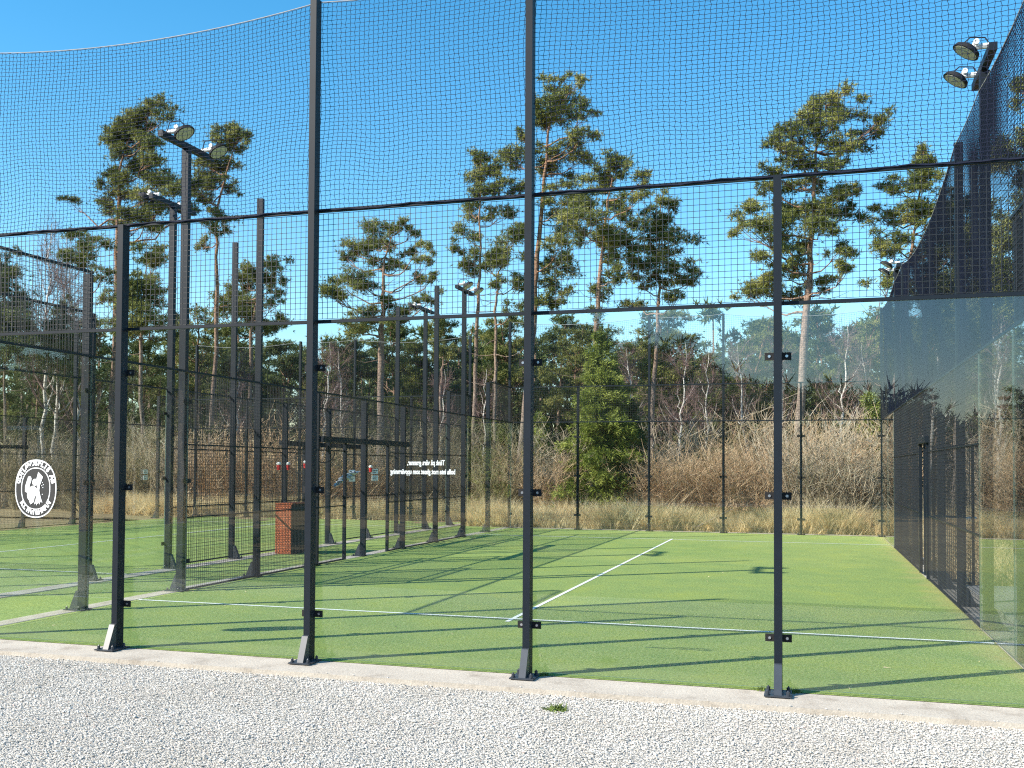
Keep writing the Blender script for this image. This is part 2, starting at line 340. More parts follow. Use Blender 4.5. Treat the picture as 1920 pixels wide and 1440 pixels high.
# ------------------------------------------------------------------ fences
WT = .06; PD0, PD1 = -.115, -.013        # post width and depth range (outwards is -y in wall space)
def post_mesh(h): return cached(('post', h), lambda: bmesh_box('post', [(-WT/2, WT/2, PD0, PD1, .012, h)], M['metal']))
def gusset_mesh():
    def f():
        a = WT/2-.001; V = [(-a, PD0-.12, .012), (a, PD0-.12, .012), (a, PD0, .012), (-a, PD0, .012), (-a, PD0-.03, .23), (a, PD0-.03, .23), (a, PD0, .235), (-a, PD0, .235)]
        return npmesh('gusset', V, BF, M['metal2'])
    return cached('gus', f)
def plate_mesh(): return cached('plate', lambda: bmesh_box('base_plate', [(-.1, .1, PD0-.15, PD1+.004, 0.0045, .014)], M['metal2']))
def add_bolts(p):
    me = cached('bolt', lambda: cylmesh('anchor_bolt', [cyl((0, 0, .014), (0, 0, 1), .017, .008, 10), cyl((0, 0, .022), (0, 0, 1), .014, .022, 6), cyl((0, 0, .044), (0, 0, 1), .009, .01, 8, .004)], M['metal2']))
    for x in (-.075, .075):
        for y in (PD0-.115, PD1-.05): obj('anchor_bolt', me, p, (x, y, 0))
def clamp_mesh(side):
    def f():
        xs = {0: (-.1, .1), 1: (-.02, .1), -1: (-.1, .02)}[side]
        return bmesh_box('clamp', [(xs[0], xs[1], -.012, -.002, -.029, .029)], M['black'])
    return cached(('cl', side), f)
def add_screws(p, side, z):
    me = cached('screw', lambda: cylmesh('clamp_screw', [cyl((0, -.012, 0), (0, -1, 0), .011, .006, 12)], M['steel']))
    for sg in (-1, 1):
        if side in (0, sg): obj('clamp_screw', me, p, (sg*.066, 0, z))
def pane_mesh(wd, h):
    def f():
        V, F = boxes([(0, wd, 0, .012, .022, h)])
        return npmesh('pane', V, F, None, mats=[M['glass'], M['glass_edge']], midx=[1, 1, 0, 1, 0, 1])
    return cached(('pane', wd, h), f)
def mesh_mesh(wd, z0, z1):
    def f():
        xs = np.linspace(.012, wd-.012, int(round(wd/.05))+1); zs = np.linspace(z0+.012, z1-.012, int(round((z1-z0)/.05))+1)
        A = [(x, .004, z0+.01) for x in xs]; B = [(x, .004, z1-.01) for x in xs]; A2 = [(.01, .009, z) for z in zs]; B2 = [(wd-.01, .009, z) for z in zs]
        return npmesh('wire', *segs(np.array(A+A2), np.array(B+B2), .0026, .0026, 4), M['wire'])
    return cached(('mm', wd, z0, z1), f)
def railbox(s0, s1, z, t=.028): return (s0, s1, -.0125, .0185, z, z+t)
def wall(label, L, pos, rz, posts, panes, meshes, rails, extra=None, cat='fence'):
    root = thing('court_fence', label, cat, pos, rz)
    glass_at = set()
    for (a, wd, h) in panes:
        obj('glass_pane', pane_mesh(wd-.012, h), root, (a+.006, 0, 0)); glass_at |= {(round(a, 2), 1, h), (round(a+wd, 2), -1, h)}
    for (s, h) in posts:
        so_ = min(max(s, .0), L); p = obj('post', post_mesh(h), root, (so_, 0, 0))
        obj('gusset', gusset_mesh(), p); b = obj('base_plate', plate_mesh(), p); add_bolts(p)
        sides = [g[1] for g in glass_at if abs(g[0]-s) < .01]
        if sides:
            sd = 0 if len(sides) == 2 else sides[0]; hh = max([g[2] for g in glass_at if abs(g[0]-s) < .01])
            for z in (.41, 1.51, 2.6):
                if z < hh: obj('clamp', clamp_mesh(sd), p, (0, 0, z)); add_screws(p, sd, z)
    for (a, wd, z0, z1) in meshes: obj('mesh_panel', mesh_mesh(wd, z0, z1), root, (a, 0, 0))
    rb = []
    for (a, b, z, t) in rails: rb.append(railbox(a, b, z, t))
    obj('rail', bmesh_box('rail', rb, M['metal']), root)
    if extra: extra(root)
    return root
tall = 5.92
endp = [(0, tall), (2, 4.0), (4, tall), (6, tall), (8, 4.0), (10, tall)]
endpan = [(a, 2, 3.0) for a in (0, 2, 4, 6, 8)]; endmesh = [(a, 2, 3.03, 4.0) for a in (0, 2, 4, 6, 8)]
endrails = [(0, 10, 3.002, .028), (0, 10, 4.0, .03)]
def end_wall(label, pos, rz): return wall(label, 10, pos, rz, endp, endpan, endmesh, endrails)
# side walls: s runs 0..20; lights at s=4 and 16 stand as things of their own
sp = [(2, 4.0), (6, tall), (8, 3.0), (10, 3.0), (12, 3.0), (14, tall), (18, 4.0)]
span = [(0, 2, 3.0), (2, 2, 3.0), (16, 2, 3.0), (18, 2, 3.0)]
srails = [(0, 2, 3.002, .028), (2, 18, 3.002, .028), (18, 20, 3.002, .028), (0, 2, 4.0, .03), (18, 20, 4.0, .03)]
def side_meshes(o0, o1):
    L = [(0, 2, 3.03, 4.0), (18, 2, 3.03, 4.0)]
    for a in (4, 6, 8, 10, 12, 14):
        segs_ = [(a, a+2)]
        b0, b1 = max(a, o0), min(a+2, o1)
        if b1 > b0:
            segs_ = [x for x in ((a, b0), (b1, a+2)) if x[1]-x[0] > .05]; L.append((b0, round(b1-b0, 3), 2.25, 3.0))
        for x in segs_: L.append((x[0], round(x[1]-x[0], 3), 0.03, 3.0))
    return L
def side_rails(o0, o1): return srails+[(4, o0, 2.0, .02), (o1, 16, 2.0, .02), (4, o0, 1.0, .02), (o1, 16, 1.0, .02), (4, o0, .02, .02), (o1, 16, .02, .02)]
def gate_extra(o0, o1, b0, b1):
    def f(root):
        obj('lintel', bmesh_box('lintel', [(b0, b1, -.012, .07, 2.15, 2.25)], M['metal']), root)
        for s in (o0, o1): obj('gate_post', bmesh_box('gate_post', [(s-.03, s+.03, -.0115, .0385, .022, 2.148)], M['metal']), root)
    return f
end_wall('near glass fence with mesh band above, closest to the gravel', (0, .055, 0), 0)
end_wall('far glass fence of the court in front of dry grass', (10, 20, 0), math.pi)
wall('left side fence of the court with glass ends and gate opening', 20, (.06, 20, 0), -math.pi/2, sp, span, side_meshes(9, 11), side_rails(9, 11), gate_extra(9, 11, 7.9, 12))
wall('right side fence of the court seen edge on beside the deck', 20, (10, 0, 0), math.pi/2, sp, span, side_meshes(9.1, 10.2), side_rails(9.1, 10.2), gate_extra(9.1, 10.2, 9.0, 10.3))
wall('mesh side fence of the neighbouring court beyond the turf strip', 20, (-2.15, 2.7, 0), math.pi/2, sp, span, side_meshes(9, 11), side_rails(9, 11), gate_extra(9, 11, 8, 12))
end_wall('far glass fence of the neighbouring court before the thicket', (-2.1, 22.7, 0), math.pi)
wall('outer side fence of the neighbouring court, farthest left', 20, (-12.1, 22.7, 0), -math.pi/2, sp, span, side_meshes(9, 11), side_rails(9, 11), gate_extra(9, 11, 8, 12))
end_wall('near glass fence of the neighbouring court beyond the left edge', (-12.1, 2.7, 0), 0)

# open gate leaf of the right fence
g = thing('gate', 'narrow open mesh gate with white handle in the right fence', 'gate', (10.05, 9.13, 0), R(-62))
obj('frame', bmesh_box('frame', [(0, .03, 0, .03, .04, 2.1), (.95, .98, 0, .03, .04, 2.1), (.03, .95, 0, .03, .04, .07), (.03, .95, 0, .03, 2.07, 2.1), (.03, .95, 0, .03, 1.0, 1.03)], M['metal']), g)
obj('mesh_infill', cached('gm', lambda: mesh_mesh(.95, .06, 2.08)), g, (.015, .006, 0))
obj('handle', cylmesh('handle', [cyl((.93, -.05, 1.02), (0, 1, 0), .02, .14, 10), cyl((.93, -.05, 1.02), (-1, 0, -.3), .012, .11, 8)], M['white']), g)

# ------------------------------------------------------------------ nets
def net(name, label, L, z0, z1, pos, rz, sagpts, off=-.06, cell=.045, seed=1, billow=.018, edge='net', thick=.0024):
    r = np.random.default_rng(seed); nx = int(L/cell)+1; nz = int((z1-z0)/(cell*.85))+1
    s = np.linspace(0, L, nx); q = np.linspace(0, 1, nz); S, Q = np.meshgrid(s, q, indexing='ij')
    top = np.full(nx, z1, float)
    for a, b, dep in sagpts:
        k = (s >= a) & (s <= b); t = (s[k]-a)/(b-a); top[k] = z1-dep*4*t*(1-t)
    bot = z0-.015+.01*np.sin(s*7.1+seed)*np.sin(s*2.3)
    Z = bot[:, None]+(top-bot)[:, None]*Q
    fade = np.sin(np.pi*Q)**.6
    wz = (.03*np.sin(S*1.7+seed)+.018*np.sin(S*4.3+Q*5+seed*2)+.01*np.sin(S*9+Q*2))*(1-Q)**2*2*np.sin(np.pi*np.minimum(Q*2, 1))
    Z = Z+wz*fade; X = S+fade*(.014*np.sin(Q*7+S*1.1)+.006*np.sin(S*4+Q*9))
    Y = off+fade*billow*(np.sin(S*1.3+Q*3+seed)+.5*np.sin(S*3.1-Q*7))
    jx = ((np.add.outer(np.arange(nx), np.arange(nz)) % 2)-.5)*.010
    P = np.stack([X+r.normal(0, .0012, X.shape), Y, Z+jx*.6+r.normal(0, .0012, X.shape)], -1); P[:, :, 0] += jx*.8
    A = np.concatenate([P[:-1].reshape(-1, 3), P[:, :-1].reshape(-1, 3)]); B = np.concatenate([P[1:].reshape(-1, 3), P[:, 1:].reshape(-1, 3)])
    root = thing(name, label, 'net', pos, rz)
    obj('netting', npmesh('netting', *segs(A, B, thick, thick, 3), M['net']), root)
    T = np.stack([s, np.full(nx, off), top+.012], -1); obj('top_rope', npmesh('top_rope', *poly(T, .005, 5), M['cord']), root)
    Bt = np.stack([s+0*s, off+.004*np.sin(s*23), bot-.004+.003*np.sin(s*31)], -1); obj('bottom_rope', npmesh('bottom_rope', *poly(Bt, .006, 5), M[edge]), root)
    return root
net('safety_net', 'dark square ball net above the near fence, largest in view', 10, 4.035, 5.9, (0, .055, 0), 0, [(0, 4, .14), (4, 6, .04), (6, 10, .14)], off=-.02, seed=1)
net('safety_net', 'ball net strung along the right side fence, seen edge on', 20, 3.04, 5.88, (10, 0, 0), math.pi/2, [(0, 4, .1), (4, 6, .03), (6, 14, .32), (14, 16, .03), (16, 20, .1)], off=-.02, seed=2, billow=.045, edge='cord', thick=.0031)
net('safety_net', 'ball net above the far fence of the court', 10, 4.04, 5.9, (10, 20, 0), math.pi, [(0, 4, .14), (4, 6, .05), (6, 10, .14)], cell=.06, seed=3)
net('safety_net', 'ball net above the far fence of the neighbouring court', 10, 4.04, 5.9, (-2.1, 22.7, 0), math.pi, [(0, 4, .14), (4, 6, .05), (6, 10, .14)], cell=.06, seed=4)

# ------------------------------------------------------------------ floodlights (wall space: outward -y)
def floodlight(label, pos, rz, h=6.1):
    t = thing('floodlight', label, 'floodlight', pos, rz, 'floodlights on tall poles along the court sides')
    p = obj('pole', cached(('pole', h), lambda: bmesh_box('pole', [(-.04, .04, -.125, -.024, .012, h)], M['metal'])), t)
    obj('gusset', gusset_mesh(), p); obj('base_plate', plate_mesh(), p); add_bolts(p)
    for z in (.41, 1.51, 2.6): obj('clamp', clamp_mesh(0), p, (0, 0, z))
    obj('crossbar', cached(('bar', h), lambda: bmesh_box('crossbar', [(-.62, .62, -.11, -.03, h+.001, h+.08)], M['metal'])), t)
    for s in (-.42, .42):
        ax = np.array([0, -.55, .83]); c = np.array([s, .17, h+.07])
        def fb():
            return cylmesh('lamp', [cyl((0, 0, 0), ax, .148, .04, 32, .135), cyl(ax*.04, ax, .105, .03, 24, .09)], M['black'])
        def fl():
            a2 = ax/np.linalg.norm(ax); return cylmesh('lens', [cyl(-a2*.004, a2, .125, .003, 28), cyl(-a2*.012, a2, .045, .007, 16)], M['lens'])
        def fbk(): return cylmesh('bracket', [cyl((0, -.27, .05), (0, 1, 0), .032, .26, 10), cyl((-.06, -.1, .09), (1, 0, 0), .03, .12, 10), cyl((0, -.25, .0), (0, 0, 1), .025, .06, 8)], M['white'])
        l = obj('lamp', cached('lampb', fb), t, c); obj('lens', cached('lampl', fl), l); obj('bracket', cached('lampk', fbk), l)
        obj('cable', cached('lampc', lambda: npmesh('cable', *poly([(.02, -.27, .02), (.05, -.2, .16), (.03, -.05, .17), (0, .02, .1)], .007, 5), M['black'])), l)
    return t
floodlight('twin lamp floodlight standing on the left side fence, nearest one', (.06, 4, 0), -math.pi/2)
floodlight('twin lamp floodlight on the left side fence, far one before the pines', (.06, 16, 0), -math.pi/2)
floodlight('twin lamp floodlight behind the right side net, top right', (10, 4, 0), math.pi/2)
floodlight('twin lamp floodlight at the far end of the right side net', (10, 16, 0), math.pi/2)
floodlight('twin lamp floodlight on the neighbouring fence, just left of the nearest one', (-2.15, 6.7, 0), math.pi/2)
floodlight('twin lamp floodlight on the neighbouring fence, between two tall posts at its far end', (-2.15, 18.7, 0), math.pi/2)

# ------------------------------------------------------------------ lettering
def textmesh(s, size=1, offset=.02):
    c = bpy.data.curves.new('t', 'FONT'); c.body = s; c.size = size; c.align_x = 'CENTER'; c.offset = offset; c.extrude = .002; c.resolution_u = 3
    o = bpy.data.objects.new('t', c); COL.objects.link(o); dg = bpy.context.evaluated_depsgraph_get(); me = bpy.data.meshes.new_from_object(o.evaluated_get(dg))
    bpy.data.objects.remove(o); return me
def pyd(name, parts, m):
    V, F, o = [], [], 0
    for vs, fs in parts:
        V += [tuple(v) for v in vs]; F += [[i+o for i in f] for f in fs]; o += len(vs)
    me = bpy.data.meshes.new(name); me.from_pydata(V, [], F); me.materials.append(m); me.update(); return me
def disc2d(pts, y0, y1):        # prism from a 2D outline in xz
    n = len(pts); vs = [(x, y0, z) for x, z in pts]+[(x, y1, z) for x, z in pts]
    fs = [list(range(n)), list(range(2*n-1, n-1, -1))]+[[i, i+n, (i+1) % n+n, (i+1) % n] for i in range(n)]
    return vs, fs
def ell(a, b, n=56, cx=0, cz=0, t=0):
    ct, st = math.cos(t), math.sin(t)
    return [(cx+a*math.cos(q)*ct-b*math.sin(q)*st, cz+a*math.cos(q)*st+b*math.sin(q)*ct) for q in [i*2*math.pi/n for i in range(n)]]
st = thing('window_sticker', 'oval white and dark company sticker on the left near glass pane', 'sticker', (.985, .0545, 1.485))
a, b = .245, .285
def stad(a, b, n=56):       # superellipse oval
    return [(a*math.copysign(abs(math.cos(q))**.9, math.cos(q)), b*math.copysign(abs(math.sin(q))**.9, math.sin(q))) for q in [i*2*math.pi/n for i in range(n)]]
def ring(p, q, y0, y1):
    n = len(p); vs = [(x, y0, z) for x, z in p]+[(x, y0, z) for x, z in q]+[(x, y1, z) for x, z in p]+[(x, y1, z) for x, z in q]
    fs = []
    for i in range(n):
        j = (i+1) % n; fs += [[i, j, j+n, i+n], [i+2*n, i+3*n, j+3*n, j+2*n], [i, i+2*n, j+2*n, j], [i+n, j+n, j+3*n, i+3*n]]
    return vs, fs
obj('backing', pyd('backing', [disc2d(stad(a, b), -.0015, -.001)], M['dvinyl']), st)
obj('outer_ring', pyd('outer_ring', [ring(stad(a, b), stad(a-.011, b-.011), -.0035, -.0017)], M['vinyl']), st)
obj('inner_ring', pyd('inner_ring', [ring(stad(a-.072, b-.078), stad(a-.082, b-.088), -.0035, -.0017)], M['vinyl']), st)
def arc_text(s, a0, a1, up, size):
    parts = []; n = len(s)
    for i, ch in enumerate(s):
        if ch == ' ': continue
        ang = a0+(a1-a0)*(i+.5)/n; A, B = a-.053, b-.056
        if not up: A, B = a-.03, b-.032
        x, z = A*math.cos(ang), B*math.sin(ang); nx_, nz_ = math.cos(ang)/A, math.sin(ang)/B; l = math.hypot(nx_, nz_); nx_ /= l; nz_ /= l
        if not up: nx_, nz_ = -nx_, -nz_
        me = textmesh(ch, size, .0042); tx, tz = nz_, -nx_
        parts.append(([(x+v.co.x*tx+v.co.y*nx_, -.0035+.0005*v.co.z/.002, z+v.co.x*tz+v.co.y*nz_) for v in me.vertices], [list(p.vertices) for p in me.polygons]))
    return parts
obj('lettering', pyd('lettering', arc_text('GOTLANDSFLIS AB', R(168), R(12), True, .068)+arc_text('KLINTEHAMN', R(212), R(328), False, .068), M['vinyl']), st)
fig = [disc2d(ell(.034, .034, 28, -.008, .062), -.0035, -.0017),
       disc2d(ell(.052, .075, 30, -.045, -.045, -.35), -.0041, -.0036), disc2d(ell(.024, .034, 24, -.075, .088), -.0035, -.0017),
       disc2d([(-.1, .09), (-.052, .09), (-.075, .01), (-.06, -.06), (-.125, -.03), (-.125, .02)][::-1], -.0047, -.0042),
       disc2d([(.03, .165), (.085, .115), (.05, .03), (.045, -.02), (.065, -.09), (.085, -.135), (.06, -.128), (.05, -.155), (.035, -.135), (.012, -.165), (.012, -.14), (-.015, -.155), (.005, -.1), (.018, -.02), (.015, .06), (.01, .1)][::-1], -.0053, -.0048),
       disc2d([(-.08, -.09), (-.01, -.09), (-.015, -.13), (-.055, -.155), (-.07, -.13)][::-1], -.0059, -.0054),
       disc2d(ell(.018, .03, 20, .0, -.01, .7), -.0065, -.006)]
for (x, z) in ((.078, .06), (.09, .04), (.072, .03), (.085, .012), (.02, .02), (.08, -.055)): fig.append(disc2d(ell(.005, .005, 8, x, z), -.0035, -.0017))
obj('emblem', pyd('emblem', fig, M['vinyl']), st)
obj('face', pyd('face', [disc2d(ell(.004, .006, 8, -.012, .068), -.0042, -.0036), disc2d(ell(.004, .006, 8, .006, .068), -.0042, -.0036), disc2d(ell(.008, .002, 8, -.002, .05), -.0042, -.0036)], M['dvinyl']), st)
tx = thing('window_lettering', 'two lines of small mirrored white lettering on the near glass', 'lettering', (5.03, .0715, 1.70))
for s, z in (('Tänk på våra grannar,', .036), ('bolla inte mot glaset som uppvärmning', -.042)):
    me = textmesh(s, .062, .0016); xs = [v.co.x for v in me.vertices]; wd = max(xs)-min(xs); k = (.60 if z < 0 else .345)/wd
    if z > 0: dx = .03
    else: dx = 0
    parts = [([(-v.co.x*k+dx, v.co.z, v.co.y+z) for v in me.vertices], [list(p.vertices) for p in me.polygons])]
    obj('line_of_text', pyd('line_of_text', parts, M['vinyl']), tx)

# ------------------------------------------------------------------ small things between the courts
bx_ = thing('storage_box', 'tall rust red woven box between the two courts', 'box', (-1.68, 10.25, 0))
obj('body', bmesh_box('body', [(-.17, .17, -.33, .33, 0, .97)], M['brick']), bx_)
obj('shaded_side', bmesh_box('shaded_side', [(.172, .185, -.32, .32, .01, .96)], M['black']), bx_)  # near-black panel paints the shade on the right face; the box has no door
obj('rim', bmesh_box('rim', [(-.18, .195, -.34, .34, .972, 1.0)], M['brick']), bx_)
def sign(label, p, rz, s=.17):
    t = thing('notice_sign', label, 'sign', tuple(p), rz, 'small white notices')
    for z in (s*.55, -s*.55):
        pl = obj('plate', cached(('sgn', s), lambda: bmesh_box('plate', [(-s*.6, s*.6, -.004, .004, -s*.42, s*.42)], M['white'])), t, (0, 0, z))
        obj('print', cached(('sgp', s), lambda: bmesh_box('print', [(-s*.45, s*.45, -.006, -.0045, s*.1, s*.2), (-s*.45, s*.2, -.006, -.0045, -s*.2, -s*.08)], M['metal2'])), pl)
sign('pair of white notices on the outer fence of the neighbouring court', onx(273, 890, -12.04), math.pi/2, .17)
sign('pair of white notices on the left beside the hanging film', onx(660, 892, -2.04), math.pi/4+.2, .14)
sign('pair of white notices right of the gate opening', onx(703, 890, -2.04), math.pi/4+.2, .15)
for i, (u, v, lb) in enumerate(((523, 873, 'white and red round lamp, left one of the close pair on the neighbouring fence'), (540, 873, 'white and red round lamp, right one of the close pair on the neighbouring fence'), (573, 870, 'white and red round lamp right above the rust red box'), (695, 878, 'white and red round lamp above the notices right of the gate'))):
    p = onx(u, v, -2.02); t = thing('signal_lamp', lb, 'lamp', tuple(p), 0, 'white and red round lamps')
    obj('globe', cylmesh('globe', [cyl((0, 0, .015), (0, 0, 1), .04, .03, 14, .05), cyl((0, 0, .045), (0, 0, 1), .05, .025, 14, .03)], M['white']), t)
    obj('cup', cylmesh('cup', [cyl((0, 0, -.09), (0, 0, 1), .035, .1, 14, .045)], M['red']), t)
    obj('arm', bmesh_box('arm', [(-.075, -.03, -.008, .008, -.06, -.04)], M['black']), t)
# crumpled film
U, Vv = np.meshgrid(np.linspace(0, 1, 22), np.linspace(-.5, .5, 8), indexing='ij')
q0, q1 = onx(628, 912, -1.95), onx(674, 884, -1.95)
arc = np.sin(U*np.pi)*.12
FX = -1.95+rng.normal(0, .03, U.shape); FY = q0[1]+(q1[1]-q0[1])*U; FZ = q0[2]+(q1[2]-q0[2])*U**.6+Vv*.16*np.sin(np.pi*np.clip(U*.9+.1, 0, 1))+rng.normal(0, .012, U.shape)
Vf = np.stack([FX, FY, FZ], -1).reshape(-1, 3); ii = np.arange(21); aa = (ii[:, None]*8+np.arange(7)[None]).ravel()
fme = npmesh('plastic_film', Vf, np.stack([aa, aa+1, aa+9, aa+8], 1), M['foil'])
o = obj('plastic_film', fme); tag(o, 'crumpled silvery strip of film caught on the neighbouring fence', 'film')
th = np.linspace(2.6, 6.6, 18); cc_ = onx(606, 850, -1.97)
tag(obj('cable_loop', npmesh('cable_loop', *poly([(cc_[0], cc_[1]+.55*math.cos(q), cc_[2]+.2*math.sin(q)) for q in th], .012, 6), M['black'])), 'black cable loop hanging on the neighbouring fence by the gate', 'cable')
# weed in the gravel
def weed(px, n, sz):
    P = rng.normal(0, sz*.35, (n, 3)); P[:, 2] = 0; D = rng.normal(0, 1, (n, 3)); D[:, 2] = np.abs(D[:, 2])*.7+.15; D *= sz*.55/np.linalg.norm(D, axis=1, keepdims=True)
    return npmesh('weed', *blades(P+np.array([0, 0, .0]), D, sz*.12), M['weedm'])
wd = thing('weed', 'small green weed growing in the gravel', 'weed', (6.47, -.93, -.04)); obj('leaves', weed(0, 110, .1), wd)
wd = thing('weed', 'tiny dry weed at the lower left of the gravel', 'weed', (4.25, -3.3, -.04)); o = obj('leaves', weed(0, 60, .06), wd)
for x, lb in ((8.12, 'green weed at the foot of the fourth near post'), (6.12, 'small green weed at the foot of the third near post'), (7.88, 'green weed just left of the fourth near post foot')):
    wd = thing('weed', lb, 'weed', (x, .05, 0)); obj('leaves', weed(0, 60, .07), wd)

# ------------------------------------------------------------------ vegetation
def pads_to_blades(C, RX, RY, RZ, dens, ln=.15, wdt=.03, up=.35):
    """C centres, radii per pad -> blade arrays; needle tufts in flattened lumpy ellipsoids"""
    P, D = [], []
    for c, rx, ry, rz in zip(C, RX, RY, RZ):
        n = max(10, int(dens*(rx*rz*9+.12))); q = rng.normal(size=(n, 3)); q /= np.linalg.norm(q, axis=1, keepdims=True); q *= rng.random((n, 1))**.5*(1+.28*rng.normal(size=(n, 1)))
        k = 1+.35*np.sin(q[:, 0]*5+c[0]*7)*np.cos(q[:, 1]*5+c[2]*5)
        q = q*k[:, None]; tp = c+q*np.array([rx, ry, rz])
        m = 8; B = np.repeat(tp, m, 0); d = rng.normal(size=(n*m, 3)); d += np.repeat(q, m, 0)*.8; d[:, 2] += up; d *= (ln*rng.uniform(.6, 1.2, (n*m, 1)))/np.linalg.norm(d, axis=1, keepdims=True)
        P.append(B+rng.normal(0, .015, B.shape)); D.append(d)
    return np.concatenate(P), np.concatenate(D)
def branch_curve(A, B, n=6, droop=.12, wob=.05):
    t = np.linspace(0, 1, n)[:, None]; L = np.linalg.norm(B-A); P = A+(B-A)*t
    P[:, 2] += (-np.sin(t[:, 0]*np.pi)*droop*L); P[1:-1] += rng.normal(0, wob*L*.5, (n-2, 3)); return P
def hero_pine(label, trunk, clumps, Y, tw=.17, name='pine_tree', m='needle', dens=23, lower=True, cat='pine tree', base=None, sparse=1.):
    """trunk and clumps in photo pixels, set out at distance Y with depth of their own"""
    T = np.array([ony(u, v, Y) for u, v in trunk]); T[:, 1] += rng.normal(0, .12, len(T))
    gz = np.array([T[0][0]+(T[0][0]-T[1][0])*.2, T[0][1], -.05]) if base is None else ony(*base, Y)*np.array([1, 1, 0])
    if T[0][2] > .3: T = np.concatenate([[gz], T])
    tt = np.linspace(0, 1, len(T)); ts = np.linspace(0, 1, 26); TS = np.stack([np.interp(ts, tt, T[:, i]) for i in range(3)], -1); TS[1:-1] += rng.normal(0, .025, (24, 3))
    rad = tw*.72*(1-ts*.9); loc = np.array([T[0][0], T[0][1], 0.])
    parts = [tube(TS, rad, 10)]; C, RX, RY, RZ = [], [], [], []
    for (u, v, rx, ry) in clumps:
        c = ony(u, v, Y); s = np.linalg.norm(c-CP)/FPX; X, Z = rx*s*rng.uniform(.95, 1.15), ry*s*rng.uniform(1.1, 1.45)
        near = TS[np.argmin(np.abs(TS[:, 2]-c[2]))]; reach = abs(c[0]-near[0]); dy = rng.uniform(-1, 1)*max(.35, min(1.6, 1.1*reach+.3)); c = c.copy()
        k = (Y+dy-CP[1])/(Y-CP[1]); c = CP+(c-CP)*k
        nsub = 5+int(X*Z*11)
        att = TS[np.argmin(np.abs(TS[:, 2]-(c[2]-.35*reach-.2)))]
        bc = branch_curve(att, c-np.array([0, 0, Z*.35]), 7); parts.append(poly(bc, np.linspace(.024+.010*reach, .009, 7), 5))
        for j in range(nsub):
            o_ = np.array([rng.uniform(-.8, .8)*X, rng.uniform(-.8, .8)*max(X*.8, .35), rng.uniform(-.95, .95)*Z])
            if rng.random() < .2: o_ *= rng.uniform(1.3, 1.8)
            cc = c+o_; C.append(cc); f = rng.uniform(.35, .72); RX.append(max(.17, X*f)); RY.append(max(.17, X*f*.9)); RZ.append(max(.12, Z*f*.95, X*f*.4))
            tw_ = branch_curve(bc[4], cc, 4, .05); parts.append(poly(tw_, np.linspace(.011, .004, 4), 3))
    P, D = pads_to_blades(np.array(C)-loc, RX, RY, RZ, dens*sparse*3.6, .16)
    # bare side twigs on the lower trunk
    if lower:
        for j in range(14):
            k = rng.integers(5, 17); a_ = TS[k]; e = a_+np.array([rng.normal(0, .8), rng.normal(0, .8), rng.uniform(-.2, .5)]); parts.append(poly(branch_curve(a_, e, 5, .1), np.linspace(.018, .005, 5), 3))
    V, F = join(*parts); t = thing(name, label, cat, tuple(loc))
    obj('trunk', npmesh('trunk', V-loc, F, M['bark'], True), t); obj('crown', npmesh('crown', *blades(P, D, .025), M[m]), t)
    return t
def cr(ox, oy, s, L): return [(ox+x*s, oy+y*s, a*s, b*s) for x, y, a, b in L]
def crt(ox, oy, s, L): return [(ox+x*s, oy+y*s) for x, y in L]
z1 = (820, 120, .3611); z2 = (1340, 120, .3472); z3 = (560, 380, .2361); z4 = (0, 160, .3333)
hero_pine('tallest pine, rising behind the third near post', [(965, 940)]+crt(*z1, [(500, 1300), (520, 950), (555, 600), (585, 300), (640, 120)]), cr(*z1, [(620, 110, 60, 28), (715, 105, 40, 22), (610, 170, 80, 45), (570, 240, 60, 30), (660, 270, 70, 38), (790, 235, 50, 25), (560, 310, 60, 35), (760, 355, 70, 26), (440, 380, 42, 28), (690, 410, 60, 20), (390, 490, 90, 36), (540, 500, 80, 40), (740, 490, 75, 36), (640, 545, 70, 22), (600, 460, 50, 20), (640, 640, 55, 25), (640, 720, 85, 38), (650, 800, 75, 35), (430, 630, 60, 25), (640, 930, 80, 32), (620, 1020, 85, 40), (600, 1110, 70, 40), (560, 1220, 55, 45), (640, 1200, 55, 35), (700, 860, 60, 25)]), 32, .24, base=(962, 960))
hero_pine('slender pine just left of the tallest pine', crt(*z1, [(185, 1800), (210, 1300), (225, 1050), (228, 800), (222, 480)]), cr(*z1, [(250, 470, 40, 26), (190, 500, 40, 26), (220, 600, 70, 42), (300, 620, 60, 40), (210, 670, 60, 30), (180, 770, 60, 34), (270, 560, 50, 25), (320, 790, 80, 28), (160, 890, 60, 25), (110, 950, 45, 24), (170, 1010, 50, 28), (190, 1060, 40, 24)]), 31, .15)
hero_pine('thin crooked pine between the slender pine and the third near post', crt(*z1, [(300, 1700), (300, 1250), (315, 1080), (350, 960)]), cr(*z1, [(360, 940, 80, 40), (350, 1000, 80, 34), (280, 1060, 55, 24), (420, 1130, 55, 32), (300, 1010, 50, 26), (400, 1270, 55, 32), (420, 880, 40, 25), (330, 1140, 40, 22)]), 29, .12)
hero_pine('broad dark topped pine right of the third near post', crt(*z1, [(815, 1750), (825, 1440), (840, 1180), (860, 950), (880, 780), (920, 540)]), cr(*z1, [(940, 510, 58, 36), (870, 540, 50, 34), (1050, 600, 50, 30), (920, 590, 60, 30), (850, 640, 75, 34), (1040, 680, 55, 34), (790, 720, 75, 38), (700, 750, 80, 38), (960, 740, 60, 34), (990, 810, 65, 34), (740, 830, 85, 34), (900, 870, 70, 34), (790, 880, 75, 34), (960, 910, 60, 30), (960, 960, 90, 36), (880, 1000, 55, 30), (930, 1090, 55, 34), (830, 1190, 55, 45), (1040, 1050, 60, 22), (830, 1300, 40, 30)]), 28, .2)
